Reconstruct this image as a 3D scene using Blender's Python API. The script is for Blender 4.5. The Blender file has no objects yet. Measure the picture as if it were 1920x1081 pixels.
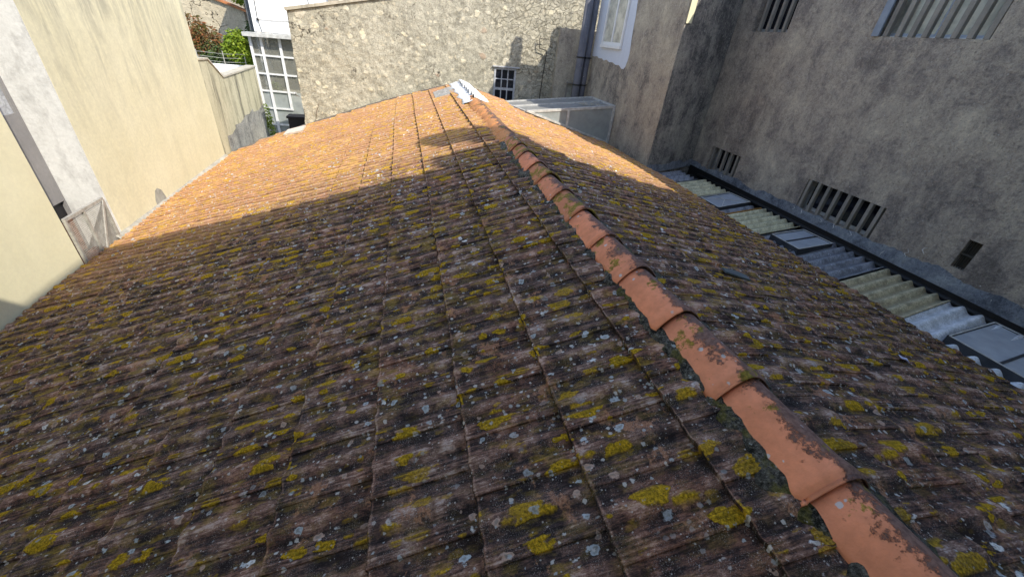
import bpy, math, random
import numpy as np
from mathutils import Vector, Matrix, noise as mn
R_ = math.radians
random.seed(7); rng = np.random.default_rng(7)
sc = bpy.context.scene
COL = sc.collection

# ------------------------------------------------------------------ camera
cam_d = bpy.data.cameras.new('camera'); cam = bpy.data.objects.new('camera', cam_d); COL.objects.link(cam)
right = Vector((0.97016878, -0.22479582, 0.09077104)); up = Vector((0.04620484, 0.539012, 0.84102983)); fwd = Vector((0.23798667, 0.81174682, -0.53331927))
m = Matrix((right, up, -fwd)).transposed().to_4x4()
cam.matrix_world = m
cam_d.sensor_width = 36; cam_d.lens = 36 * 750 / 1920; cam_d.clip_start = .02; cam_d.clip_end = 400
sc.camera = cam
# ------------------------------------------------------------------ light
SUN = Vector((.6, -.85, 1)).normalized()
w = bpy.data.worlds.new('World'); sc.world = w; w.use_nodes = True
nt = w.node_tree; sky = nt.nodes.new('ShaderNodeTexSky'); sky.sky_type = 'NISHITA'; sky.sun_disc = False
sky.sun_elevation = math.asin(SUN.z); sky.sun_rotation = math.atan2(SUN.x, SUN.y)
bg = nt.nodes['Background']; nt.links.new(sky.outputs[0], bg.inputs[0]); bg.inputs[1].default_value = .14
sl = bpy.data.lights.new('sun', 'SUN'); sl.energy = 2.4; sl.angle = R_(.4); sl.color = (1, .93, .80)
so = bpy.data.objects.new('sun', sl); COL.objects.link(so); so.rotation_euler = SUN.to_track_quat('Z', 'Y').to_euler(); so.location = (6, -9, 12)
sc.view_settings.view_transform = 'Standard'; sc.view_settings.look = 'None'; sc.view_settings.exposure = 1.27; sc.view_settings.gamma = 1
sc.cycles.max_bounces = 6; sc.cycles.transparent_max_bounces = 12

# ------------------------------------------------------------------ material helpers
class G:
    def __init__(s, name):
        s.m = bpy.data.materials.new(name); s.m.use_nodes = True; s.t = s.m.node_tree
        s.b = s.t.nodes['Principled BSDF']; s.out = s.t.nodes['Material Output']
    def n(s, ty, ins=None, **kw):
        nd = s.t.nodes.new('ShaderNode' + ty)
        for k, v in kw.items(): setattr(nd, k, v)
        for k, v in (ins or {}).items(): s.set(nd.inputs[k], v)
        return nd
    def set(s, inp, v):
        if isinstance(v, bpy.types.NodeSocket): s.t.links.new(v, inp)
        elif isinstance(v, tuple) and len(v) == 3 and inp.type == 'RGBA': inp.default_value = (*v, 1)
        else: inp.default_value = v
    def pos(s): return s.n('NewGeometry').outputs['Position']
    def map(s, v, sc=(1, 1, 1), loc=(0, 0, 0)): return s.n('Mapping', {'Vector': v, 'Scale': sc, 'Location': loc}).outputs[0]
    def noise(s, v, scale=5, det=4, rough=.55, dist=0): return s.n('TexNoise', {'Vector': v, 'Scale': scale, 'Detail': det, 'Roughness': rough, 'Distortion': dist}).outputs['Fac']
    def noisec(s, v, scale=5, det=2): return s.n('TexNoise', {'Vector': v, 'Scale': scale, 'Detail': det}).outputs['Color']
    def rng(s, v, a, b, c=0., d=1.): return s.n('MapRange', {'Value': v, 'From Min': a, 'From Max': b, 'To Min': c, 'To Max': d}).outputs[0]
    def math(s, op, a, b=0., c=0.):
        nd = s.n('Math', operation=op); s.set(nd.inputs[0], a); s.set(nd.inputs[1], b); s.set(nd.inputs[2], c); return nd.outputs[0]
    def mul(s, a, b): return s.math('MULTIPLY', a, b)
    def mix(s, f, a, b):
        nd = s.n('Mix', data_type='RGBA'); s.set(nd.inputs[0], f); s.set(nd.inputs[6], a); s.set(nd.inputs[7], b); return nd.outputs[2]
    def vadd(s, a, b, k):   # a + (b-.5)*k
        x = s.n('VectorMath', {0: b, 1: (.5, .5, .5)}, operation='SUBTRACT').outputs[0]
        y = s.n('VectorMath', {0: x, 3: k}, operation='SCALE').outputs[0]
        return s.n('VectorMath', {0: a, 1: y}, operation='ADD').outputs[0]
    def vor(s, v, scale, rand=1.): return s.n('TexVoronoi', {'Vector': v, 'Scale': scale, 'Randomness': rand})
    def sep(s, v): return s.n('SeparateXYZ', {0: v}).outputs
    def bump(s, h, dist=.01, st=1., nrm=None):
        d = {'Height': h, 'Distance': dist, 'Strength': st}
        if nrm is not None: d['Normal'] = nrm
        return s.n('Bump', d).outputs[0]
    def fin(s, col, rough=.9, nrm=None, spec=.25, metal=0.):
        s.set(s.b.inputs['Base Color'], col); s.set(s.b.inputs['Roughness'], rough); s.b.inputs['Specular IOR Level'].default_value = spec
        s.b.inputs['Metallic'].default_value = metal
        if nrm is not None: s.set(s.b.inputs['Normal'], nrm)
        return s.m
def blobs(g, v, scale, keep, r0, r1, wob=.02, wsc=30, soft=.25):
    """scattered round patches: returns (mask, centre distance ratio, cell random)"""
    vv = g.vadd(v, g.noisec(v, wsc, 5), wob * 1.35)
    vo = g.vor(vv, scale); rc = g.sep(vo.outputs['Color'])
    rad = g.rng(rc[0], 0, 1, r0 * scale, r1 * scale)
    q = g.math('DIVIDE', vo.outputs['Distance'], rad)
    mk = g.rng(q, 1, 1 - soft)
    pres = g.math('LESS_THAN', rc[1], keep)
    return g.mul(mk, pres), q, rc[2]

def tile_material(name):
    g = G(name)
    st = g.n('Attribute', attribute_name='st').outputs['Vector']
    hp = g.n('Attribute', attribute_name='hp').outputs['Fac']
    s3 = g.sep(st); y, d, rnd = s3[0], s3[1], s3[2]
    p2 = g.map(st, (1, 1, 0))
    far = g.rng(g.math('ADD', y, g.mul(g.noise(p2, .8, 2), 2.)), 5.4, 7.0)          # sunlit tone painted in past the shadow edge; also less crust, more yellow lichen
    streak = g.noise(g.map(st, (46, 4, 0)), 1, 5, .7)
    med = g.noise(p2, 9, 7, .72); big = g.noise(p2, 1.3, 3)
    fine = g.noise(p2, 95, 6, .85)
    fs = g.noise(g.map(st, (140, 36, 0)), 1, 5, .85)
    fresh = g.mix(g.rng(fine, .4, .6), (.26, .11, .06), (.56, .30, .18))
    tone = g.math('ADD', g.mul(g.math('MINIMUM', hp, 1.), .44), g.mul(g.rng(g.math('ADD', g.mul(med, .55), g.mul(fs, .45)), .41, .59), .70))   # 0 grime and painted crevice shade .. 1.17 worn
    tone = g.math('SUBTRACT', tone, g.mul(g.rng(streak, .48, .60), .30))
    tone = g.math('ADD', tone, g.rng(g.noise(p2, 3.5, 4), .36, .64, -.16, .14))
    rp = g.n('ValToRGB', {0: tone}); cr_ = rp.color_ramp
    cr_.elements[0].position = .12; cr_.elements[0].color = (.026, .020, .020, 1); cr_.elements[1].position = 1.05; cr_.elements[1].color = (.50, .40, .36, 1)
    for po, c in ((.34, (.060, .042, .040)), (.55, (.140, .082, .066)), (.74, (.235, .145, .115)), (.88, (.36, .24, .195))):
        e = cr_.elements.new(po); e.color = (*c, 1)
    col = rp.outputs[0]
    warm = g.mul(g.rng(g.noise(g.map(p2, (1, 1, 1), (4, 2, 0)), 2.6, 4), .45, .62), .5)
    col = g.mix(warm, col, g.n('Mix', {0: 1., 6: col, 7: (1.25, .85, .62, 1)}, data_type='RGBA', blend_type='MULTIPLY').outputs[2])
    col = g.mix(g.mul(g.rng(g.noise(g.map(p2, (1, 1, 1), (7, 3, 0)), 4.5, 7, .75), .585, .625), .8), col, fresh)
    col = g.mix(g.mul(g.rng(hp, 1.05, 1.5), g.rng(g.noise(p2, 14, 5, .7), .50, .66, .0, .4)), col, g.mix(g.rng(g.noise(p2, 5, 2), .4, .6), (.34, .25, .18), (.34, .24, .07)))
    fb = g.mix(g.rng(g.math('ADD', g.mul(g.noise(g.map(st, (36, 10, 0)), 1, 5, .75), .75), g.mul(g.math('MINIMUM', hp, 1.), .25)), .36, .62), (.17, .078, .042), (.57, .295, .15))
    fb = g.mix(g.mul(g.rng(fine, .52, .66), .7), fb, (.70, .45, .28))
    col = g.mix(g.mul(far, .88), col, fb)
    gr = g.mul(g.rng(g.noise(p2, 230, 3, .8), .56, .66), g.rng(g.noise(p2, 16, 3), .40, .58))
    col = g.mix(g.mul(gr, .8), col, (.52, .48, .46))
    dens = g.rng(g.noise(p2, 1.1, 3), .32, .58)
    nearleft = g.rng(d, 1.0, 3.0, 0, 1)
    film = g.mul(g.mul(g.rng(g.noise(g.map(st, (20, 8, 0)), 1, 6, .68), .50, .60), g.math('MAXIMUM', dens, g.mul(nearleft, .8))), g.rng(y, .3, 2.5, .35, .9))
    film = g.mul(film, g.rng(fine, .3, .5, .35, 1))
    col = g.mix(g.mul(film, .72), col, g.mix(g.rng(fs, .4, .6), (.20, .135, .03), (.50, .34, .05)))
    hm = g.rng(hp, .35, .75, .2, 1)
    m1, q1, r1 = blobs(g, g.map(st, (1, .55, 0)), 10, .95, .012, .043, .046, 26, .12)
    m2, q2, r2 = blobs(g, g.map(st, (1, .5, 0), (3, 5, 0)), 16, .9, .006, .027, .028, 40, .3)
    ym = g.math('MAXIMUM', g.mul(m1, g.rng(hp, .12, .3)), g.mul(m2, hm)); ym = g.mul(ym, g.rng(fine, .30, .44))
    yc = g.mix(g.rng(g.noise(p2, 90, 4, .75), .38, .60), (.26, .165, .012), (.86, .53, .035))
    yc = g.mix(g.mul(g.rng(q1, .6, .2), .4), yc, (.14, .12, .02))
    yc = g.mix(g.mul(far, .8), yc, (.70, .40, .09))
    ym = g.mul(ym, g.rng(g.math('ADD', big, g.mul(nearleft, .08)), .34, .46, .45, 1))
    col = g.mix(ym, col, yc)
    fy = g.mul(g.mul(far, .62), g.mul(g.rng(g.noise(g.map(st, (16, 4, 0)), 1, 6, .7), .49, .58), g.rng(g.noise(p2, .9, 2), .42, .56)))
    col = g.mix(fy, col, (.68, .41, .11))
    # white, blue grey and pinkish lichen discs with a ring, in loose clusters
    cl = g.rng(g.noise(p2, 2.6, 3), .38, .52, .3, 1.)
    w1, q3, r3 = blobs(g, g.map(st, (1, .8, 0), (9, 2, 0)), 17, .6, .006, .019, .026, 50, .2)
    w2, q4, r4 = blobs(g, g.map(st, (1, .9, 0), (2, 8, 0)), 36, .48, .003, .010, .010, 120, .25)
    w3, q5, r5 = blobs(g, g.map(st, (1, .9, 0), (6, 1, 0)), 85, .16, .0015, .004, .004, 200, .3)
    wc = g.mix(g.rng(r3, 0, .5), (.48, .55, .60), (.86, .86, .86)); wc = g.mix(g.math('GREATER_THAN', r3, .85), wc, (.55, .38, .30))
    wc = g.mix(g.mul(g.rng(q3, .62, .35), .65), wc, (.20, .20, .19)); wc = g.mix(g.mul(g.rng(fine, .5, .62), .6), wc, (.22, .20, .19))
    col = g.mix(g.mul(g.mul(w1, cl), .92), col, wc)
    col = g.mix(g.mul(g.mul(w2, cl), .85), col, g.mix(r4, (.42, .45, .47), (.66, .62, .58)))
    col = g.mix(g.mul(w3, .75), col, (.56, .52, .48))
    h = g.math('ADD', g.mul(streak, .7), g.mul(fine, .55)); h = g.math('ADD', h, g.mul(ym, g.rng(g.noise(p2, 150, 3), .3, .7, .5, 1.6)))
    h = g.math('ADD', h, g.mul(med, .8)); h = g.math('ADD', h, g.mul(fs, .35))
    return g.fin(col, .95, g.bump(h, .0075, 1.), .12)

def plaster(name, base, dark, lite, streak=.5, speck=0., bumpd=.004, sk=(7, 7, .55), speckc=(.6, .58, .54), sc=1., crack=0, seed=0, top=None):
    g = G(name); p = g.map(g.pos(), (1, 1, 1), (seed, seed * .7, 0))
    a = g.noise(p, 1.1 * sc, 6, .62); b = g.noise(g.map(g.vadd(p, g.noisec(g.map(p, (1, 1, .4)), 1.8, 4), .4), sk), 1., 6, .72); c = g.noise(p, 26 * sc, 5, .7)
    col = g.mix(g.rng(a, .36, .64), base, lite)
    col = g.mix(g.mul(g.rng(b, .48, .68), streak), col, dark)
    if top:
        z = g.sep(p)[2]
        pw = g.vadd(p, g.noisec(g.map(p, (1, 1, .4)), 2.2, 4), .35); t = g.rng(z, top[0], top[1]); t = g.mul(t, g.math('MAXIMUM', g.mul(g.rng(g.noise(g.map(pw, (7, 7, .45)), 1, 6, .7), .44, .60), g.rng(g.noise(pw, 1.2, 3), .32, .48)), g.mul(g.rng(g.noise(pw, 2.2, 6, .7), .5, .66), .5)))
        col = g.mix(g.mul(t, top[2]), col, dark)
    col = g.mix(g.rng(c, .3, .7, 0, .28), col, dark)
    h = g.math('ADD', c, g.mul(g.noise(p, 5, 5, .6), 2.2))
    if speck:
        m_, q_, r_ = blobs(g, p, 17, speck, .003, .011, .02, 60, .3)
        m_ = g.mul(m_, g.rng(g.noise(p, 1.7, 3), .38, .55)); col = g.mix(g.mul(m_, .8), col, speckc)
        d_, q_, r_ = blobs(g, g.map(p, (1, 1, 1), (4, 4, 4)), 21, .4, .003, .009, .02, 60, .3)
        col = g.mix(g.mul(d_, .7), col, dark); h = g.math('SUBTRACT', h, d_)
    if crack:
        vo = g.n('TexVoronoi', {'Vector': g.vadd(p, g.noisec(p, 3, 4), .6), 'Scale': crack}, feature='DISTANCE_TO_EDGE').outputs['Distance']
        k = g.mul(g.rng(vo, .012, .0), g.rng(g.noise(p, .8, 2), .52, .62)); col = g.mix(k, col, (.05, .045, .04)); h = g.math('SUBTRACT', h, g.mul(k, 3))
    return g.fin(col, .92, g.bump(h, bumpd, 1.), .2)

def simple(name, col, rough=.6, metal=0., spec=.4, var=.15, sc=8, bump=.0):
    g = G(name); p = g.pos(); n = g.noise(p, sc, 5, .6)
    c2 = tuple(max(0, v * (1 - var * 2.2)) for v in col)
    cc = g.mix(g.rng(n, .35, .75), col, c2)
    return g.fin(cc, rough, g.bump(n, bump, 1.) if bump else None, spec, metal)

def concrete(name, base, dark, lite, seed, dk=.6):
    g = G(name); p = g.map(g.pos(), (1, 1, 1), (seed, seed * .7, 0)); pw = g.vadd(p, g.noisec(p, 2.5, 4), .5)
    a = g.noise(g.map(pw, (1.1, 1.1, .8)), 1, 8, .72); b = g.noise(g.map(g.vadd(p, g.noisec(p, 2.2, 4), .16), (3.6, 3.6, .38), (5, 5, 5)), 1, 8, .72); c = g.noise(p, 20, 7, .85); e = g.noise(g.map(pw, (1, 1, .85), (9, 1, 4)), 2.6, 9, .78)
    t = g.math('ADD', g.mul(g.rng(a, .34, .66), .40), g.mul(g.rng(b, .36, .64), .22)); t = g.math('ADD', t, g.mul(g.rng(e, .38, .62), .40)); t = g.math('ADD', t, g.mul(g.rng(c, .36, .64), .34))
    t = g.math('SUBTRACT', t, dk * .22)
    rp = g.n('ValToRGB', {0: t}); cr_ = rp.color_ramp
    cr_.elements[0].position = .12; cr_.elements[0].color = (*[v * .62 for v in dark], 1); cr_.elements[1].position = 1.0; cr_.elements[1].color = (*[min(1, v * 1.12) for v in lite], 1)
    for po, cc in ((.32, dark), (.52, base), (.72, tuple(v * .5 + u * .5 for v, u in zip(base, lite)))):
        k_ = cr_.elements.new(po); k_.color = (*cc, 1)
    col = rp.outputs[0]
    col = g.mix(g.mul(g.rng(g.noise(p, 60, 5, .85), .54, .66), .5), col, lite)
    col = g.mix(g.mul(g.rng(g.noise(p, 48, 5, .85), .46, .36), .6), col, tuple(v * .5 for v in dark))
    m_, q_, r_ = blobs(g, p, 15, .75, .003, .012, .03, 60, .3); m_ = g.mul(m_, g.rng(g.noise(p, 1.7, 3), .40, .52)); col = g.mix(g.mul(m_, .85), col, (.72, .70, .66))
    d_, q_, r_ = blobs(g, g.map(p, (1, 1, 1), (4, 4, 4)), 19, .45, .003, .011, .02, 60, .3); col = g.mix(g.mul(d_, .6), col, dark)
    h = g.math('ADD', g.mul(c, 1.2), g.mul(g.noise(p, 5, 7, .7), 3.)); h = g.math('ADD', h, g.mul(e, 1.5)); h = g.math('SUBTRACT', h, g.mul(d_, 1.2)); h = g.math('ADD', h, g.mul(m_, .6))
    return g.fin(col, .95, g.bump(h, .014, 1.), .15)
M = {}
M['tile'] = tile_material('weathered_roof_tile')
M['yellow'] = plaster('yellow_render', (.68, .635, .435), (.33, .315, .245), (.76, .715, .51), .16, 0, .002, (3, 3, .6), top=(-1.9, .3, .85))
M['yellow2'] = plaster('cream_render', (.72, .67, .455), (.52, .48, .35), (.78, .73, .51), .16, 0, .0012, (2, 2, .6))
M['whitedirty'] = plaster('mildewed_white_paint', (.62, .63, .63), (.30, .30, .30), (.74, .75, .75), .6, 0, .003, (5, 5, 2.6))
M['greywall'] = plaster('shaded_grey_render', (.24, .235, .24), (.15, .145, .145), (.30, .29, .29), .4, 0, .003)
M['concrete'] = concrete('rough_old_concrete_render', (.45, .385, .325), (.28, .245, .22), (.70, .62, .49), 1)
M['concrete_dark'] = concrete('dark_mildewed_concrete', (.34, .315, .29), (.16, .155, .155), (.58, .54, .45), 5, .8)
M['concrete_tan'] = concrete('tan_concrete_render', (.41, .355, .29), (.24, .215, .185), (.58, .52, .40), 9)
M['garden'] = plaster('stained_boundary_render', (.54, .51, .36), (.12, .115, .09), (.62, .58, .42), 1.0, 0, .005, (4.2, 4.2, .35), seed=3)
M['flash'] = concrete('grey_blue_sealant', (.24, .265, .31), (.13, .145, .175), (.40, .43, .46), 14)
M['bitumen'] = simple('black_bitumen', (.012, .012, .013), .6, bump=.006)
M['white'] = simple('white_paint', (.80, .80, .79), .45, var=.05)
M['whitewall'] = simple('whitewashed_wall', (.88, .88, .88), .8, var=.02)
M['bluewhite'] = plaster('pale_blue_paint', (.62, .66, .74), (.42, .45, .50), (.66, .70, .78), .15, 0, .002)
M['oldframe'] = simple('weathered_white_wood', (.50, .52, .56), .8, var=.25, sc=30, bump=.002)
M['dark'] = simple('dark_interior', (.012, .012, .016), .5)
M['pipe'] = plaster('grey_asbestos_pipe', (.13, .13, .15), (.07, .07, .08), (.18, .18, .20), .6, .4, .004, sc=3)
M['metalgrey'] = simple('galvanised_steel', (.50, .49, .45), .5, .25, var=.2, sc=20)
M['bar'] = plaster('concrete_bar', (.27, .25, .22), (.14, .13, .12), (.36, .33, .29), .5, 0, .003, sc=4)
M['alu'] = simple('white_aluminium', (.74, .75, .76), .35, var=.08)
M['aludirty'] = simple('dull_white_aluminium', (.60, .60, .58), .5, var=.2, sc=12)
M['wire'] = simple('black_cable', (.02, .02, .02), .6)
M['rust'] = simple('rusty_iron', (.10, .05, .03), .9)
M['bluepaint'] = simple('grey_blue_window_frame', (.27, .31, .38), .6)
M['black'] = simple('black_plastic', (.015, .015, .025), .5)
M['ground'] = plaster('earth_and_paving', (.20, .18, .15), (.10, .09, .07), (.28, .25, .2), .4, 0, .01)
M['brick'] = simple('reddish_wall', (.30, .13, .08), .9, var=.3, sc=15, bump=.01)
M['orangecoping'] = simple('terracotta_coping', (.50, .20, .08), .9, var=.3, sc=6, bump=.01)
M['litter'] = simple('blue_white_wrapper', (.55, .58, .85), .4, var=.3, sc=60)
M['slate'] = simple('slate_flake', (.10, .12, .13), .8)

def ridge_material(name, base=(.56, .215, .12), crust=.5, moss=.0, seed=0):
    g = G(name); p = g.map(g.pos(), (1, 1, 1), (seed, 0, seed)); q = g.pos(); s = g.sep(q)
    c = g.mix(g.rng(g.noise(p, 30, 4), .3, .7), base, tuple(v * 1.22 for v in base))
    c = g.mix(g.rng(g.noise(p, 4, 3), .5, .75, 0, .5), c, (.36, .14, .075))
    side = g.rng(s[0], 1.12, 1.25, -.13, .13)                       # dark crust grows on the weather side of the ridge
    k = g.rng(g.math('ADD', g.math('ADD', g.mul(g.noise(p, 6, 4, .6), .5), g.mul(g.noise(p, 34, 8, .85), .5)), side), .578 - .13 * crust, .608 - .12 * crust)
    c = g.mix(g.mul(k, .9), c, g.mix(g.rng(g.noise(p, 60, 3), .4, .6), (.075, .055, .052), (.17, .115, .10)))
    if moss:
        mk = g.mul(g.rng(g.noise(g.map(p, (1, 1, 1), (5, 5, 5)), 9, 6, .7), .62 - .14 * moss, .66 - .12 * moss), .9)
        c = g.mix(mk, c, g.mix(g.rng(g.noise(p, 70, 3), .4, .6), (.13, .105, .012), (.30, .23, .03)))
    m_, q_, r_ = blobs(g, p, 26, .22, .003, .012, .01, 80, .25); c = g.mix(g.mul(m_, .85), c, (.55, .56, .58))
    h = g.math('ADD', g.noise(p, 50, 5, .7), g.mul(k, .6))
    return g.fin(c, .85, g.bump(h, .003, 1.), .25)
RM = [ridge_material('terracotta_ridge', (.70, .265, .145), .50, .1, 0), ridge_material('terracotta_ridge_crusted', (.64, .25, .14), .85, .35, 3), ridge_material('terracotta_ridge_mossy', (.50, .20, .11), .5, 1., 8)]
M['orangemortar'] = ridge_material('old_orange_ridge', (.56, .25, .10), .15, .35, 12)
def mortar_material():
    g = G('mossy_mortar'); p = g.pos(); n = g.noise(p, 14, 8, .8); f = g.noise(p, 80, 6, .85)
    c = g.mix(g.rng(n, .42, .58), (.030, .030, .026), (.17, .16, .14)); c = g.mix(g.mul(g.rng(f, .50, .62), .8), c, (.36, .35, .31)); c = g.mix(g.rng(f, .46, .36), c, (.02, .02, .018))
    c = g.mix(g.rng(g.noise(p, 7, 5, .7), .52, .60, 0, .8), c, g.mix(g.rng(f, .4, .6), (.08, .08, .02), (.24, .21, .05)))
    m_, q_, r_ = blobs(g, p, 24, .4, .004, .015, .02, 80, .2); c = g.mix(m_, c, (.50, .55, .56))
    return g.fin(c, .95, g.bump(g.math('ADD', n, f), .02, 1.), .1)
M['mortar'] = mortar_material()
def paint_material():
    g = G('peeling_white_roof_paint'); p = g.pos(); n = g.noise(p, 12, 6, .7)
    c = g.mix(g.rng(n, .55, .66), (.80, .80, .79), (.42, .40, .38)); return g.fin(c, .6, g.bump(n, .006, 1.), .3)
M['whiteroof'] = paint_material(); M['whitepatch'] = simple('worn_white_paint', (.50, .48, .44), .8, var=.35, sc=20, bump=.008)
def stone_material():
    g = G('rubble_stone_and_old_render'); p = g.pos()
    pw = g.vadd(g.vadd(p, g.noisec(p, 3, 5), .28), g.noisec(p, 16, 3), .07)
    f = g.noise(p, 40, 6, .8); md = g.noise(p, 6, 8, .75); lo = g.noise(p, 1.4, 5, .6)
    render = g.mix(g.rng(md, .40, .60), (.37, .35, .28), (.68, .635, .505))
    render = g.mix(g.rng(lo, .45, .65, 0, .6), render, (.66, .62, .50))
    render = g.mix(g.rng(f, .42, .62, 0, .65), render, (.17, .16, .14))
    v1 = g.vor(g.map(pw, (1, 1, 1.25)), 3.1); r = g.sep(v1.outputs['Color'])
    rad = g.rng(r[1], 0, 1, .12, .40)
    stn = g.mul(g.mul(g.rng(g.math('SUBTRACT', v1.outputs['Distance'], rad), .03, -.05), g.math('LESS_THAN', r[0], .78)), g.rng(f, .25, .42))
    stc = g.mix(r[2], (.84, .76, .55), (.72, .67, .56)); stc = g.mix(g.math('GREATER_THAN', r[2], .88), stc, (.50, .38, .28))
    stc = g.mix(g.rng(md, .5, .64, 0, .5), stc, (.40, .37, .30))
    v3 = g.vor(g.map(pw, (1, 1, 1.2), (3, 3, 3)), 8.5); r3 = g.sep(v3.outputs['Color'])
    st3 = g.mul(g.rng(g.math('SUBTRACT', v3.outputs['Distance'], g.rng(r3[1], 0, 1, .08, .38)), .04, -.05), g.math('LESS_THAN', r3[0], .5))
    col = g.mix(g.mul(st3, .75), render, (.68, .61, .46)); col = g.mix(g.mul(stn, .85), col, stc)
    s = g.sep(p); bare = g.rng(g.math('ADD', g.math('ADD', s[0], g.mul(s[2], .7)), g.mul(g.noise(p, 1.6, 5), 4.2)), 4.2, 4.6)
    pq = g.vadd(g.map(p, (1, 1, 1.5)), g.noisec(p, 4, 6), .42)
    e = g.n('TexVoronoi', {'Vector': pq, 'Scale': 6.5}, feature='DISTANCE_TO_EDGE').outputs['Distance']
    joint = g.mul(g.mul(g.rng(e, .06, .005), bare), g.rng(md, .35, .55))
    vb = g.vor(pq, 6.5); rb = g.sep(vb.outputs['Color'])
    col = g.mix(g.mul(bare, .35), col, g.mix(rb[0], (.68, .62, .46), (.44, .40, .32))); col = g.mix(g.mul(joint, .42), col, (.13, .12, .095))
    e2 = g.n('TexVoronoi', {'Vector': g.vadd(p, g.noisec(p, 3, 6), .9), 'Scale': 1.2}, feature='DISTANCE_TO_EDGE').outputs['Distance']
    ck = g.mul(g.rng(e2, .012, .001), g.rng(g.noise(p, 1.5, 2), .58, .64)); col = g.mix(g.mul(ck, .85), col, (.07, .06, .05))
    pits = g.rng(g.noise(p, 18, 6, .8), .60, .68); col = g.mix(g.mul(pits, .7), col, (.13, .12, .10))
    h = g.math('ADD', g.mul(md, 2.2), g.mul(f, .9)); h = g.math('ADD', h, g.mul(stn, .5)); h = g.math('SUBTRACT', h, g.mul(joint, 1.8)); h = g.math('SUBTRACT', h, g.mul(ck, 1.5)); h = g.math('SUBTRACT', h, pits)
    return g.fin(col, .95, g.bump(h, .022, 1.), .1)
M['stone'] = stone_material()
def corr_material(name, base, dark, moss):  # moss: how much the corrugation troughs are darkened
    g = G(name); p = g.pos(); n = g.noise(p, 9, 6, .7); f = g.noise(p, 60, 4, .7)
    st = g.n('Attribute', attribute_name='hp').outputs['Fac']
    c = g.mix(g.rng(n, .42, .60), base, dark); c = g.mix(g.mul(g.rng(f, .50, .60), .6), c, tuple(v * .6 for v in dark)); c = g.mix(g.mul(g.rng(st, .45, .1), moss), c, tuple(v * .45 for v in base))  # moss argument only darkens the corrugation troughs
    m_, q_, r_ = blobs(g, p, 26, .3, .003, .010, .01, 80, .25); c = g.mix(g.mul(m_, .6), c, tuple(min(1, v * 1.9) for v in base))
    return g.fin(c, .9, g.bump(g.math('ADD', n, f), .006, 1.), .15)
M['corr_green'] = corr_material('mossy_green_cement_sheet', (.72, .69, .48), (.46, .43, .30), .6)
M['corr_olive'] = corr_material('olive_cement_sheet', (.62, .55, .37), (.35, .31, .21), .6)
M['corr_grey'] = corr_material('blue_grey_cement_sheet', (.33, .355, .41), (.17, .18, .21), .6)
M['corr_white'] = corr_material('white_sealed_sheet', (.80, .83, .88), (.55, .58, .62), .2)
def glass_material(name, tint=(.5, .55, .6), rough=.05, trans=.6, base=(.1, .11, .12)):
    g = G(name); g.fin(g.mix(g.rng(g.noise(g.pos(), 6, 4), .4, .7), base, tuple(v * .8 for v in base)), rough, None, .6)
    tr = g.n('BsdfTransparent', {'Color': tint}); mx = g.n('MixShader', {0: trans, 1: g.b.outputs[0], 2: tr.outputs[0]})
    g.t.links.new(mx.outputs[0], g.out.inputs[0]); return g.m
M['glass'] = glass_material('window_glass', (.8, .82, .82), .03, .5, (.33, .33, .29))  # pale base paints reflected surroundings into the conservatory panes
M['glassdark'] = glass_material('dark_window_glass', (.3, .33, .4), .06, .3, (.02, .022, .035))
M['frost'] = glass_material('frosted_panel', (.7, .75, .74), .35, .3, (.46, .50, .50))
M['frostroof'] = glass_material('weathered_polycarbonate', (.5, .5, .5), .4, .15, (.34, .34, .33))
M['skyglass'] = simple('dusty_skylight_glass', (.42, .46, .52), .25, 0, .6, .12, 5)
def reflpane():
    g = G('reflective_window_glass'); p = g.pos(); n = g.noise(p, 5, 4, .6)
    return g.fin(g.mix(g.rng(n, .4, .6), (.66, .64, .54), (.40, .39, .33)), .2, None, .6)  # light and dark clouding stands in for reflections
M['reflpane'] = reflpane()
def leaf_material(name, a, b):
    g = G(name); r = g.n('Attribute', attribute_name='hp').outputs['Fac']
    c = g.mix(r, a, b); g.fin(c, .5, None, .35); g.b.inputs['Subsurface Weight'].default_value = 0
    tl = g.n('BsdfTranslucent', {'Color': c}); mx = g.n('MixShader', {0: .25, 1: g.b.outputs[0], 2: tl.outputs[0]}); g.t.links.new(mx.outputs[0], g.out.inputs[0]); return g.m
M['leafred'] = leaf_material('red_green_leaf', (.10, .12, .035), (.34, .12, .05))
M['leafdark'] = leaf_material('dark_green_leaf', (.05, .09, .03), (.13, .19, .06))
M['leaflime'] = leaf_material('lime_green_leaf', (.13, .22, .02), (.34, .42, .04))
M['bark'] = simple('bark', (.12, .09, .06), .95, bump=.01)

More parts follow.
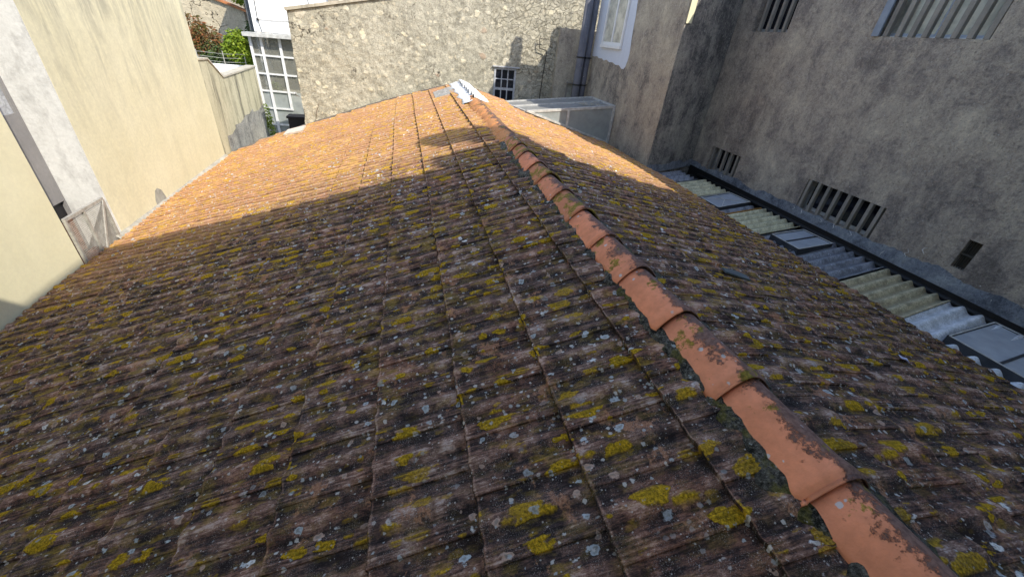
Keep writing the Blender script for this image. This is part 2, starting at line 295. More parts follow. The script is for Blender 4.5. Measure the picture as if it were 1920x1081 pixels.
# ------------------------------------------------------------------ mesh helpers
class MB:
    def __init__(s): s.v = []; s.f = []; s.h = None
    def quad(s, *p):
        i = len(s.v); s.v += [tuple(q) for q in p]; s.f.append(tuple(range(i, i + len(p))))
    def box(s, a, b):
        x0, y0, z0 = a; x1, y1, z1 = b; i = len(s.v)
        s.v += [(x0, y0, z0), (x1, y0, z0), (x1, y1, z0), (x0, y1, z0), (x0, y0, z1), (x1, y0, z1), (x1, y1, z1), (x0, y1, z1)]
        s.f += [tuple(i + k for k in q) for q in ((3, 2, 1, 0), (4, 5, 6, 7), (0, 1, 5, 4), (1, 2, 6, 5), (2, 3, 7, 6), (3, 0, 4, 7))]
    def beam(s, p, q, wdt, hgt, upv=(0, 0, 1)):
        p = Vector(p); q = Vector(q); d = (q - p).normalized(); u = Vector(upv)
        sd = d.cross(u)
        if sd.length < 1e-3: sd = d.cross(Vector((0, 1, 0)))
        sd.normalize(); u = sd.cross(d)
        a = sd * wdt / 2; b = u * hgt / 2; i = len(s.v)
        for c in (p, q): s.v += [tuple(c - a - b), tuple(c + a - b), tuple(c + a + b), tuple(c - a + b)]
        s.f += [tuple(i + k for k in f) for f in ((0, 3, 2, 1), (4, 5, 6, 7), (0, 1, 5, 4), (1, 2, 6, 5), (2, 3, 7, 6), (3, 0, 4, 7))]
    def tube(s, pts, r, n=10, cap=True):
        pts = [Vector(p) for p in pts]; rr = r if isinstance(r, (list, tuple)) else [r] * len(pts); i0 = len(s.v)
        for k, p in enumerate(pts):
            d = (pts[min(k + 1, len(pts) - 1)] - pts[max(k - 1, 0)]).normalized()
            a = d.cross(Vector((0, 1, 0) if abs(d.y) < .9 else (1, 0, 0))).normalized(); b = d.cross(a)
            for j in range(n):
                t = 2 * math.pi * j / n; s.v.append(tuple(p + (a * math.cos(t) + b * math.sin(t)) * rr[k]))
        for k in range(len(pts) - 1):
            for j in range(n): s.f.append((i0 + k * n + j, i0 + k * n + (j + 1) % n, i0 + (k + 1) * n + (j + 1) % n, i0 + (k + 1) * n + j))
        if cap: s.f += [tuple(i0 + j for j in range(n))[::-1], tuple(i0 + (len(pts) - 1) * n + j for j in range(n))]
    def wall(s, O, U, V, T, u0, u1, v0, v1, holes=(), depth=None, topfn=None):
        """slab with openings: face at O+uU+vV, thickness vector T (away from the face)"""
        O, U, V, T = Vector(O), Vector(U), Vector(V), Vector(T)
        us = sorted({u0, u1, *[h[0] for h in holes], *[h[1] for h in holes]}); vs = sorted({v0, v1, *[h[2] for h in holes], *[h[3] for h in holes]})
        P = lambda u, v, t=0: O + U * u + V * v + T * t
        for i in range(len(us) - 1):
            for j in range(len(vs) - 1):
                cu, cv = (us[i] + us[i + 1]) / 2, (vs[j] + vs[j + 1]) / 2
                if any(h[0] < cu < h[1] and h[2] < cv < h[3] for h in holes): continue
                a, b, c, d = us[i], us[i + 1], vs[j], vs[j + 1]
                s.quad(P(a, c), P(b, c), P(b, d), P(a, d)); s.quad(P(a, d, 1), P(b, d, 1), P(b, c, 1), P(a, c, 1))
        for h in list(holes) + [(u0, u1, v0, v1)]:
            a, b, c, d = h
            for (p, q) in (((a, c), (b, c)), ((b, c), (b, d)), ((b, d), (a, d)), ((a, d), (a, c))): s.quad(P(*p), P(*q), P(*q, 1), P(*p, 1))
    def mesh(s, name, smooth=False):
        me = bpy.data.meshes.new(name); me.from_pydata(s.v, [], s.f); me.update()
        if s.h is not None:
            at = me.attributes.new('hp', 'FLOAT', 'POINT'); at.data.foreach_set('value', np.asarray(s.h, dtype=np.float32))
        if smooth: me.polygons.foreach_set('use_smooth', [True] * len(me.polygons))
        return me
ROOT = {}
def thing(name, label, cat, loc, group=None):
    o = bpy.data.objects.new(name, None); COL.objects.link(o); o.location = loc; o['label'] = label; o['category'] = cat
    if group: o['group'] = group
    o.empty_display_size = .2; ROOT[o] = Vector(loc); return o
def part(name, mb, mat, parent=None, smooth=False, bevel=0, label=None):
    me = mb if isinstance(mb, bpy.types.Mesh) else mb.mesh(name, smooth)
    if parent is not None:
        off = ROOT[parent]; me.transform(Matrix.Translation(-off))
    me.materials.append(mat if not isinstance(mat, str) else M[mat])
    o = bpy.data.objects.new(name, me); COL.objects.link(o)
    if parent is not None: o.parent = parent; ROOT[o] = off
    if bevel:
        b = o.modifiers.new('bevel', 'BEVEL'); b.width = bevel; b.segments = 2; b.limit_method = 'ANGLE'
    if label: o['label'] = label
    return o
def solo(name, mb, mat, label, cat, group=None, smooth=False, bevel=0):
    """a thing that is one mesh, origin at its own base"""
    me = mb if isinstance(mb, bpy.types.Mesh) else mb.mesh(name, smooth)
    n = len(me.vertices); a = np.empty(n * 3); me.vertices.foreach_get('co', a); a = a.reshape(-1, 3)
    c = Vector(((a[:, 0].min() + a[:, 0].max()) / 2, (a[:, 1].min() + a[:, 1].max()) / 2, a[:, 2].min()))
    me.transform(Matrix.Translation(-c)); me.materials.append(M[mat] if isinstance(mat, str) else mat)
    o = bpy.data.objects.new(name, me); COL.objects.link(o); o.location = c; o['label'] = label; o['category'] = cat
    if group: o['group'] = group
    if bevel:
        b = o.modifiers.new('bevel', 'BEVEL'); b.width = bevel; b.segments = 2; b.limit_method = 'ANGLE'
    return o
def structure(name, mb, mat):
    o = part(name, mb, mat); o['kind'] = 'structure'; return o

# ------------------------------------------------------------------ ground
g_ = MB(); g_.quad((-150, -150, -7), (150, -150, -7), (150, 250, -7), (-150, 250, -7)); structure('ground', g_, 'ground')
p_ = MB(); p_.box((-9, 11.95, -3.9), (-2.5, 15.4, -3.42)); p_.box((-12, 15.4, -3.9), (2.0, 24, -3.40)); structure('patio', p_, 'ground')

# ------------------------------------------------------------------ tiled roof
AX, AZ = 1.24, -1.08
VL = [(-4.3, 11.0), (-4.1, 11.1), (-3.3, 11.62), (-2.46, 11.7), (-1.6, 11.62), (-.62, 11.5), (.27, 11.08), (1.06, 10.6), (1.3, 10.4)]
VR = [(1.2, 10.4), (2.30, 10.35), (2.42, 9.95), (2.6, 9.25), (4.65, 9.12)]
def interp(pts, x):
    xs = [p[0] for p in pts]; ys = [p[1] for p in pts]; return float(np.interp(x, xs, ys))
PU = np.array([0, .03, .07, .10, .13, .17, .20, .24, .27, .31, .36, .42, .48, .54, .60, .66, .72, .80, .90, 1.0, 1.06])
PH = np.array([.0105, .0145, .0115, .0150, .0115, .0145, .0115, .0140, .0100, .0035, .0025, .0100, .0190, .0245, .0245, .0190, .0095, .0030, .0015, .0030, .0035])
PT = np.array([.50, .80, .28, .78, .24, .80, .22, .74, .28, .02, .05, .35, .75, .95, .9, .65, .35, .12, .05, .2, .2])
PH = PH * .85
def sag(y, D, sd):
    return .012 * math.sin(y * .9 + sd) * min(1, D) + .010 * math.sin(y * 2.1 + D * 1.3 + sd * 2) * .6 + .012 * mn.noise(Vector((y * .7, D * .7, sd * 5)))
def tiled_slope(side, ang, Dend, verge, seed, y_start=-.42):
    c, s = math.cos(ang), math.sin(ang); V = []; F = []; ST = []; HP = []
    W = .24; Ds = [0.09] + [.31 + .4 * k for k in range(20)]; Ds = [d for d in Ds if d < Dend - .1] + [Dend]
    rr = random.Random(seed); nu = len(PU)
    for k in range(len(Ds) - 1):
        d0, d1 = Ds[k], Ds[k + 1]; off = (.10 if k % 2 else -.02) + rr.uniform(-.012, .012)
        j = 0; y = y_start + off - W
        while True:
            y0 = .58 + off + W * (j - 6); j += 1
            xm = AX + side * (d0 + d1) / 2 * c
            if y0 < y_start: continue
            if y0 + W * .5 > interp(verge, xm) : break
            rz = rr.uniform(-.0015, .002); tl = rr.uniform(-.003, .003); sl_ = rr.uniform(-.003, .003); rnd = rr.random(); dd = rr.uniform(-.0015, .0015)
            if rr.random() < .05: rz += .004; dd += .006; sl_ *= 3
            rows = [(-.035, 0), (.2, 0), (.45, 0), (.7, 0), (.93, 0), (.968, 0), (.99, 0), (1.006, -.003), (1.013, -.009), (1.010, -.036)]
            base = len(V); npu = nu + 1
            for (t, dz) in rows:
                D = d0 + (d1 - d0) * t + (dd if t > .9 else 0)
                lift = .004 + .031 * min(t, 1.0)
                for i in range(-1, nu):
                    u = PU[max(i, 0)]; h = PH[max(i, 0)]
                    if i == -1: h -= .018
                    yy = y0 + W * u + sl_ * (t - .5); prof = h * (1.0 if t < .95 else .97)
                    hh = prof + lift + rz + tl * (u - .5) + dz + sag(yy, D, seed) + .0018 * mn.noise(Vector((yy * 28, D * 9, seed * 3.1)))
                    if t > 1.0 and i > -1 and dz < -.02: hh = lift - .018 + rz + sag(yy, D, seed) + prof * .5
                    DD = D + .004 * mn.noise(Vector((yy * 40, D * 5, seed))) if t > .9 else D
                    V.append((AX + side * (DD * c + hh * s * 1.0), yy, AZ - DD * s + hh * c)); ST.append((yy, D, rnd)); HP.append((PT[max(i, 0)] if i >= 0 else .0) + (.9 if .98 < t < 1.0 else 0) - (.6 if t > 1.005 else 0))  # last tone term paints shade into the gap under each tile lip
            for a in range(len(rows) - 1):
                for b in range(npu - 1):
                    q = base + a * npu + b; f = (q, q + 1, q + npu + 1, q + npu)
                    F.append(f if side < 0 else f[::-1])
    me = bpy.data.meshes.new('roof_slope'); me.from_pydata(V, [], F); me.update()
    at = me.attributes.new('st', 'FLOAT_VECTOR', 'POINT'); at.data.foreach_set('vector', np.asarray(ST, dtype=np.float32).ravel())
    at = me.attributes.new('hp', 'FLOAT', 'POINT'); at.data.foreach_set('value', np.asarray(HP, dtype=np.float32))
    print('slope verts', len(V)); return me
AL, AR = R_(20), R_(15.5)
house = thing('tiled_house', 'low house under a lichen covered terracotta tile roof filling the foreground', 'house', (1.24, 5, -7))
part('roof_slope', tiled_slope(-1, AL, 5.645, VL, 1), 'tile', house)
part('roof_slope', tiled_slope(1, AR, 3.46, VR, 2), 'tile', house)
# roof deck and walls below the tiles
dk = MB()
def deck(side, ang, D1, verge, th=.10):
    c, s = math.cos(ang), math.sin(ang); xs = [0, .3, 1, 2, 2.6, 3.4] + ([4.4, 5.5] if side < 0 else []); xs = [d for d in xs if d < D1] + [D1]
    for a, b in zip(xs[:-1], xs[1:]):
        P = lambda D, y, dz: (AX + side * D * c, y, AZ - D * s + dz)
        ya, yb = interp(verge, AX + side * a * c) - .02, interp(verge, AX + side * b * c) - .02; t, l = -.012, -th
        dk.quad(P(a, -.42, t), P(b, -.42, t), P(b, yb, t), P(a, ya, t)); dk.quad(P(a, -.42, l), P(b, -.42, l), P(b, yb, l), P(a, ya, l))
        dk.quad(P(a, ya, t), P(b, yb, t), P(b, yb, l), P(a, ya, l))
    dk.quad(P(D1, -.42, t), P(D1, yb, t), P(D1, yb, l), P(D1, -.42, l))
deck(-1, AL, 5.54, VL); deck(1, AR, 3.42, VR)
part('roof_deck', dk, simple('dark_mortar_edge', (.09, .07, .055), .95, bump=.01), house)
hw = MB(); hw.box((-3.86, -.42, -7), (4.35, 8.9, -3.15)); hw.box((-3.86, 8.9, -7), (2.2, 10.3, -3.15)); part('wall', hw, 'yellow2', house)
gw = MB()
for (x, y) in ((0, 0),):
    P = [(-3.8, 10.2, -3.15), (4.3, 8.8, -3.15), (4.3, 8.8, -2.05), (1.24, 9.7, -1.2), (-3.8, 10.2, -3.0)]; gw.quad(*P)
part('gable_wall', gw, 'yellow2', house)

# mortar bed along the ridge, bumpy on both sides
def mortar(y0, y1, wl, wr):
    mb = MB(); n = int((y1 - y0) / .025); prof = [-1, -.9, -.7, -.45, 0, .45, .7, .9, 1]
    for i in range(n + 1):
        y = y0 + (y1 - y0) * i / n; l = wl * (1 + .55 * mn.noise(Vector((y * 5, 1, 0))) + .35 * mn.noise(Vector((y * 22, 4, 0)))); r = wr * (1 + .5 * mn.noise(Vector((y * 6, 9, 0))))
        for p in prof:
            x = p * (l if p < 0 else r); zz = AZ - abs(x) * (.364 if p < 0 else .277) + .022 + (.03 * (1 - abs(p))) - (.06 if abs(p) == 1 else 0)
            zz += .007 * mn.noise(Vector((x * 22, y * 22, 2))) + .006 * mn.noise(Vector((x * 60, y * 60, 2)))
            mb.v.append((AX - .02 + x, y, zz))
    k = len(prof)
    for i in range(n):
        for j in range(k - 1): a = i * k + j; mb.f.append((a, a + 1, a + k + 1, a + k))
    return mb
part('ridge_mortar', mortar(4.88, 8.0, .14, .14), 'orangemortar', house, smooth=True)
part('ridge_mortar', mortar(-.40, 4.9, .165, .16), 'mortar', house, smooth=True)
# ridge tiles, each with a rolled collar at its near end
def ridge_tile(yn, yf, kind, tilt=0., low=False):
    mb = MB(); L = yf - yn
    cb_ = random.uniform(.85, 1.1)
    st = [(.004, 1.01, -.010), (.0, 1.045, 0), (.008, 1.09 * cb_ + .03 * (1 - cb_), .0), (.028, 1.135 * cb_ + (1 - cb_), .0), (.048, 1.115 * cb_ + (1 - cb_), 0), (.066, 1.055, 0), (.092, 1.015, 0), (.2, 1.0, 0), (.3, .99, 0), (L + .035, .982, 0)]
    if low: st = [(0, .9, -.012), (0, 1.0, 0), (.03, 1.02, 0), (.1, 1.0, 0), (.2, .99, 0), (.3, .985, 0), (L + .02, .98, 0)]
    n = 17; cx = AX - .022 + tilt
    for (dy, r, dz) in st:
        for j in range(n):
            t = math.pi * j / (n - 1); cs, sn = math.cos(t), math.sin(t)
            x = -.122 * r * cs; z = .100 * r * (1 - abs(cs) ** 1.75) - (.02 if j in (0, n - 1) else 0)
            jit = .0022 * mn.noise(Vector((x * 25, (yn + dy) * 18, kind)))
            f = max(0, min(1, dy / L)); zz = -.007 * f + .004 * (1 - f)
            mb.v.append((cx + x * (1 + jit * 4) + (tilt * .6) * (f - .5), yn + dy, -1.100 + z + zz + dz * .3 + jit))
    for i in range(len(st) - 1):
        for j in range(n - 1): a = i * n + j; mb.f.append((a, a + 1, a + n + 1, a + n))
    o = part('ridge_tile', mb, RM[kind], house, smooth=True)
    sd = o.modifiers.new('thickness', 'SOLIDIFY'); sd.thickness = .012; sd.offset = -1
    return o
cr = [.42, .83, 1.255, 1.67, 2.08, 2.50, 2.92, 3.33, 3.70, 4.10, 4.42]
kinds = [0, 1, 0, 1, 0, 2, 1, 2, 0, 2, 2]
ridge_tile(.0, cr[0], 0, .0)
ridge_tile(-.40, .0, 1, .0)
for i, y in enumerate(cr): ridge_tile(y, cr[i + 1] if i + 1 < len(cr) else 4.85, kinds[i], random.uniform(-.008, .008))
# old mortared ridge without collars in the far part
yy = 4.85
while yy < 8.2:
    mb = MB(); n = 11
    L_ = .42
    for (dy, r) in ((0, .94), (0, 1.0), (.05, 1.04), (.2, 1.0), (L_ + .02, .96)):
        for j in range(n):
            t = math.pi * j / (n - 1); x = -.15 * r * math.cos(t); z = .088 * r * math.sin(t)
            mb.v.append((AX + x, yy + dy, -1.105 + z - .25 * abs(x) + .006 * mn.noise(Vector((x * 20, (yy + dy) * 9, 3)))))
    for i in range(4):
        for j in range(n - 1): a = i * n + j; mb.f.append((a, a + 1, a + n + 1, a + n))
    part('ridge_tile', mb, 'orangemortar', house, smooth=True); yy += L_
# white painted repair at the far end of the ridge
def wp(x, y, h=0):
    z = (AZ - (AX - x) * math.tan(AL)) if x < AX else (AZ - (x - AX) * math.tan(AR)); return (x, y, z + h)
mb = MB(); n = 60; pr = [(-.24, .0), (-.235, .055), (-.17, .05), (-.12, .05), (-.07, .06), (-.03, .05), (0, .05), (.04, .052)]
for i in range(n + 1):
    y = 7.75 + 2.75 * i / n
    for a, h in pr:
        jx = .05 * mn.noise(Vector((y * 3.2, 7, 0))) + .03 * (round(y * 2.6) % 2) if a < -.2 else .006 * mn.noise(Vector((y * 12, a * 20, 1)))
        mb.v.append(wp(AX + a + jx, y, h + .006 * mn.noise(Vector((y * 14, a * 30, 5)))))
k = len(pr)
for i in range(n):
    for j in range(k - 1): a = i * k + j; mb.f.append((a, a + 1, a + k + 1, a + k))
part('painted_mortar', mb, 'whiteroof', house, smooth=True)
for i in range(8):
    y0 = 7.85 + i * .325; mb = MB(); n = 9; m_ = 7
    for a in range(n):
        u = a / (n - 1)
        for b in range(m_):
            t = math.pi * b / (m_ - 1); yy = y0 + .15 - .125 * math.cos(t); r = .066 * max(0, math.sin(t)) ** .7 * (1 - .25 * u)
            end = 1 if u < .99 else .7
            mb.v.append(wp(AX - .02 + .27 * u + .01 * math.sin(i * 2.1), yy + .02 * u, .052 + r * end))
    for a in range(n - 1):
        for b in range(m_ - 1): q = a * m_ + b; mb.f.append((q, q + 1, q + m_ + 1, q + m_))
    o = part('painted_tile', mb, 'whiteroof', house, smooth=True); sd = o.modifiers.new('t', 'SOLIDIFY'); sd.thickness = .014; sd.offset = 1
mb = MB()
for i in range(3):
    y = 9.25 + i * .30; mb.box((0, 0, 0), (0, 0, 0)); mb.v = mb.v[:-8]; mb.f = mb.f[:-6]
    a = [wp(.62, y, .05), wp(1.0, y, .05), wp(1.0, y + .21, .06), wp(.62, y + .21, .06)]; b_ = [(p[0], p[1], p[2] - .03) for p in a]
    i0 = len(mb.v); mb.v += a + b_; mb.f += [(i0, i0 + 1, i0 + 2, i0 + 3), (i0, i0 + 4, i0 + 5, i0 + 1), (i0, i0 + 3, i0 + 7, i0 + 4), (i0 + 3, i0 + 2, i0 + 6, i0 + 7)]
part('painted_patch', mb, 'whitepatch', house)
# pale replacement tile near the far eave
mb = MB(); a = [wp(-2.88, 11.05, .062), wp(-2.38, 10.72, .062), wp(-2.38, 11.2, .085), wp(-2.86, 11.45, .085)]; b_ = [(p[0], p[1], p[2] - .04) for p in a]
mb.v += a + b_; mb.f += [(0, 1, 2, 3), (0, 4, 5, 1), (1, 5, 6, 2), (2, 6, 7, 3), (3, 7, 4, 0)]; part('pale_tile', mb, simple('pale_pink_tile', (.80, .70, .62), .8, var=.15), house)
# verge mortar line
def verge_line(verge, side, x0, x1, r=.045, mat='mortar'):
    mb = MB(); pts = []; n = 90
    for i in range(n + 1):
        x = x0 + (x1 - x0) * i / n; p = wp(x, interp(verge, x) + .02 + .03 * mn.noise(Vector((x * 4, 3, 1))), -.005); pts.append(p)
    mb.tube(pts, [r * (1 + .5 * mn.noise(Vector((i * .7, 1, 1)))) for i in range(n + 1)], 7); return mb
part('verge_mortar', verge_line(VL, -1, -4.0, 1.0), simple('grey_verge_mortar', (.16, .14, .12), .95, bump=.01), house, smooth=True)
part('verge_mortar', verge_line(VR, 1, 1.4, 2.35, .04), simple('brown_verge_mortar', (.22, .14, .09), .95, bump=.01), house, smooth=True)

# small things lying on the roof
def on_right(D, y, h): c, s = math.cos(AR), math.sin(AR); return (AX + D * c, y, AZ - D * s + h)
mb = MB(); P = [on_right(1.86 + a, 1.24 + b, .055 + h) for a, b, h in ((0, 0, 0), (.02, .035, .012), (-.012, .055, .004), (-.03, .06, .014), (-.045, .03, .006), (-.02, .012, .01))]
mb.quad(P[0], P[1], P[2], P[5]); mb.quad(P[5], P[2], P[3], P[4])
o = solo('wrapper', mb, 'litter', 'small crumpled blue and white wrapper lying on the right roof slope', 'litter'); sd = o.modifiers.new('t', 'SOLIDIFY'); sd.thickness = .003
mb = MB(); P = [on_right(.98 + a, 2.05 + b, .05 + h) for a, b, h in ((0, 0, 0), (.20, -.05, .005), (.22, .02, .01), (.17, .06, .008), (.02, .07, .004))]
mb.quad(*P); o = solo('slate_shard', mb, 'slate', 'dark grey slate fragment lying on the right roof slope beyond the ridge', 'stone shard'); sd = o.modifiers.new('t', 'SOLIDIFY'); sd.thickness = .012

# ------------------------------------------------------------------ left: yellow building
yb = thing('yellow_building', 'tall cream yellow rendered building with a narrow recess, left of the roof', 'building', (-4.8, 3, -7))
mb = MB(); mb.box((-6.5, -4, -7), (-4.1, 5.58, 3.2)); part('wall', mb, 'yellow2', yb, label='plain cream wall nearest the left edge')
mb = MB(); mb.box((-6.5, 6.472, -7), (-4.1, 10.68, 2.6)); part('wall', mb, 'yellow', yb, label='broad yellow wall streaked dark from the top')
mb = MB(); mb.box((-4.5, 6.455, -7), (-4.104, 6.471, 2.55)); mb.box((-4.56, 6.455, -7), (-4.5, 6.471, 2.55)); part('pilaster_face', mb, 'whitedirty', yb, label='white painted end face spotted with mildew')
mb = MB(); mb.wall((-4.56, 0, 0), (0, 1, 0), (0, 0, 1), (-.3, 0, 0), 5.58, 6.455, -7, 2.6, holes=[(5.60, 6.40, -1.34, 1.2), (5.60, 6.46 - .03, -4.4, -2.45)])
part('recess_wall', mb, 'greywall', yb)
wn = MB(); x = -4.60
for (a, b, c, d) in ((5.60, 6.40, -1.34, -1.25), (6.31, 6.40, -1.25, 1.2), (5.60, 6.31, -.86, -.80), (5.60, 6.31, -.2, -.14)): wn.box((x - .05, a, c), (x + .02, b, d))
wf = part('window', wn, 'oldframe', yb); mb = MB(); mb.box((x - .06, 5.6, -1.3), (x - .045, 6.35, 1.2)); part('pane', mb, glass_material('recess_glass', (.5, .5, .5), .1, .2, (.13, .14, .14)), wf)
mb = MB(); mb.box((-4.70, 5.605, -2.70), (-4.60, 6.425, -2.455)); part('dark_opening', mb, 'dark', yb)
mb = MB(); mb.box((-4.70, 5.605, -4.39), (-4.575, 6.425, -2.701)); part('lower_panel', mb, 'brick', yb)
mb = MB(); mb.box((-4.15, 5.70, -7), (-4.50, 6.44, -3.15)); part('recess_floor', mb, 'brick', yb)
mb = MB()
mb.v = []
n = 60
for i in range(n + 1):
    y = 6.3 + (10.7 - 6.3) * i / n; j = .02 * mn.noise(Vector((y * 5, 0, 0)))
    for (a, h) in ((-4.10, .055), (-4.09, .045 + j * .6), (-4.06, .02 + j * .6), (-4.03, -.02)): mb.v.append((a + j * .4, y, wp(-4.02, y)[2] + h + .01))
for i in range(n):
    for j in range(3): a = i * 4 + j; mb.f.append((a, a + 1, a + 5, a + 4))
part('base_fillet', mb, simple('pale_mortar_fillet', (.46, .44, .38), .9, var=.25, bump=.01), yb, smooth=True)
mb = MB(); pts = [(-4.098, y, z) for y, z in ((7.50, -3.05), (7.52, -2.85), (7.60, -2.72), (7.68, -2.70), (7.78, -2.76), (7.84, -2.9), (7.86, -3.06))]
mb.quad(*pts); part('repair_patch', mb, simple('grey_repair_mortar', (.40, .40, .36), .9, var=.2), yb)
# mesh railing across the recess
rl = thing('mesh_railing', 'grey steel railing with wire mesh closing the recess beside the tile eave', 'railing', (-4.1, 5.95, -3.12))
RX = -4.085; ry0, ry1, rz0, rz1 = 5.60, 6.36, -3.12, -2.39
mb = MB()
mb.beam((RX, ry0, rz1), (RX, ry1, rz1), .035, .035); mb.beam((RX, ry0, rz0), (RX, ry1, rz0), .03, .03)
for y in (ry0 + .012, 5.95, ry1): mb.beam((RX, y, rz0), (RX, y, rz1 - .018), .03, .03)
mb.beam((RX + .02, 5.98, rz0 + .05), (RX + .02, ry1 - .02, rz1 - .02), .014, .03)
part('frame', mb, 'metalgrey', rl)
mb = MB(); st_ = .022; y = ry0
L_ = ry1 - ry0; H_ = rz1 - rz0
k = int((L_) / st_)
for i in range(k): mb.beam((RX - .006, ry0 + st_ * i, rz0), (RX - .006, ry0 + st_ * i, rz1), .0035, .0035)
for i in range(int(H_ / st_)): mb.beam((RX - .009, ry0, rz0 + st_ * i), (RX - .009, ry1, rz0 + st_ * i), .0035, .0035, (1, 0, 0))
part('mesh_panel', mb, 'metalgrey', rl)

# ------------------------------------------------------------------ stained boundary wall beyond
mb = MB(); prof = [(10.684, -1.03), (11.14, -1.05), (11.76, -1.46), (14.30, -1.44)]
N_ = []
xs0, xs1 = -4.30, -4.104
top = prof; bot = [(y, -7) for y, z in prof]
for x in (xs1, xs0):
    for i in range(3): mb.quad((x, top[i][0], -7), (x, top[i + 1][0], -7), (x, top[i + 1][0], top[i + 1][1]), (x, top[i][0], top[i][1]))
for i in range(3): mb.quad((xs0, top[i][0], top[i][1]), (xs1, top[i][0], top[i][1]), (xs1, top[i + 1][0], top[i + 1][1]), (xs0, top[i + 1][0], top[i + 1][1]))
mb.quad((xs0, 14.3, -7), (xs1, 14.3, -7), (xs1, 14.3, -1.44), (xs0, 14.3, -1.44))
bw = thing('boundary_wall', 'stepped boundary wall with black rain streaks beyond the yellow building', 'wall', (-4.2, 12.5, -7))
part('wall', mb, 'garden', bw)
mb = MB()
for i in range(3):
    (ya, za), (yb_, zb) = top[i], top[i + 1]; mb.beam((-4.2, ya, za + .02), (-4.2, yb_, zb + .02), .24, .035)
part('coping', mb, plaster('weathered_coping', (.50, .46, .38), (.2, .19, .17), (.58, .54, .44), .5, 0, .004), bw)
mb = MB(); 
for (y0, y1, z1) in ((11.1, 11.75, -2.62), (11.75, 12.55, -2.50), (12.55, 13.3, -2.42), (13.3, 14.25, -2.46)):
    mb.quad((-4.100, y0, -4), (-4.100, y1, -4), (-4.100, y1, z1 + .05), (-4.100, (y0 + y1) / 2, z1 - .03), (-4.100, y0, z1))
part('cement_patch', mb, concrete('grey_cement_patch', (.33, .33, .31), (.20, .20, .19), (.50, .48, .42), 23), bw)
# white terrace parapet behind, with wire fence
mb = MB(); mb.box((-7.5, 15.55, -3.4), (-4.55, 15.75, -1.57)); mb.box((-7.5, 14.7, -3.4), (-4.45, 15.55, -1.86))
solo('terrace_parapet', mb, 'whitewall', 'low white terrace parapet behind the stepped boundary wall', 'parapet')
wfz = thing('wire_fence', 'thin wire fence with posts standing on the white parapet', 'fence', (-5.4, 15.65, -1.57))
mb = MB()
for x in (-6.0, -5.3, -4.72):
    mb = MB(); mb.tube([(x, 15.66, -1.57), (x, 15.66, -1.22)], .012, 6); part('post', mb, 'metalgrey', wfz)
mb = MB()
for z in (-1.27, -1.38, -1.49): mb.tube([(-6.6, 15.66, z - .02), (-5.9, 15.66, z), (-5.3, 15.66, z - .025), (-4.72, 15.66, z + .01)], .005, 5)
part('wire', mb, 'metalgrey', wfz)

# ------------------------------------------------------------------ leafy plants
def leaves(blob, n, size, seed, el=2.2, droop=.4):
    r = random.Random(seed); mb = MB(); mb.h = []
    for _ in range(n):
        cx, cy, cz, rx, ry, rz = r.choice(blob)
        while True:
            a = [r.uniform(-1, 1) for _ in range(3)]; q = math.sqrt(sum(v * v for v in a))
            if .35 < q < 1 and r.random() < q: break
        b = 1 + .28 * mn.noise(Vector((a[0] * 3 + cx, a[1] * 3, a[2] * 3 + cz)))
        p = Vector((cx + a[0] * rx * b, cy + a[1] * ry * b, cz + a[2] * rz * b))
        d = Vector((a[0] + r.uniform(-.8, .8), a[1] + r.uniform(-.8, .8), a[2] * .4 + r.uniform(-.9, .5) - droop)).normalized()
        sd = d.cross(Vector((r.uniform(-1, 1), r.uniform(-1, 1), r.uniform(-.3, 1)))).normalized(); nn = sd.cross(d)
        s = size * r.uniform(.6, 1.3); w_ = s / el
        mb.quad(p, p + d * s * .5 + sd * w_ * .5 - nn * s * .06, p + d * s, p + d * s * .5 - sd * w_ * .5 - nn * s * .06)
        hv = r.random() ** 1.3; mb.h += [hv] * 4
    return mb
def shrub(name, label, blob, n, size, mat, seed, base, el=2.2, cat='shrub', mats=None):
    t = thing(name, label, cat, base)
    if mats:
        for k, (bl, nn, mt) in enumerate(mats): part('foliage', leaves(bl, nn, size, seed + k, el), mt, t)
    else: part('foliage', leaves(blob, n, size, seed, el), mat, t)
    mb = MB(); r = random.Random(seed)
    for (cx, cy, cz, rx, ry, rz) in (blob or mats[0][0]): mb.tube([base, (base[0] * .5 + cx * .5, cy * .5 + base[1] * .5, cz - rz * .6), (cx, cy, cz)], [.05, .03, .01], 6)
    part('trunk', mb, 'bark', t); return t
red = [(-6.55, 17, -.75, .5, .4, .45), (-6.15, 17, -1.0, .45, .4, .42), (-6.7, 17, -1.2, .5, .4, .4)]
grn = [(-5.85, 17, -1.35, .42, .4, .36), (-6.4, 17, -1.6, .55, .4, .3), (-5.5, 16.9, -1.6, .35, .4, .2)]
shrub('shrub', 'large shrub with red brown and green leaves above the boundary wall', None, 0, .13, None, 11, (-6.2, 17.1, -3.4), 3.2, mats=[(red, 2600, 'leafred'), (grn, 2200, 'leafdark')])
shrub('bush', 'bright lime green bush beside the glazed conservatory', [(-4.912, 16.0, -0.912, 0.279, 0.326, 0.298), (-4.837, 16.0, -1.256, 0.335, 0.326, 0.326), (-4.605, 16.0, -1.488, 0.279, 0.279, 0.233), (-5.116, 16.0, -1.163, 0.205, 0.279, 0.279)], 5200, .085, 'leaflime', 21, (-4.9, 16.1, -3.4), 1.7, 'bush')
shrub('climbing_plant', 'dark green climber in the gap beside the white house', [(-4.93, 17.6, -.75, .12, .2, .35), (-4.85, 17.6, -1.15, .10, .2, .3)], 900, .08, 'leafdark', 31, (-4.9, 17.7, -3.4), 1.8, 'climber')
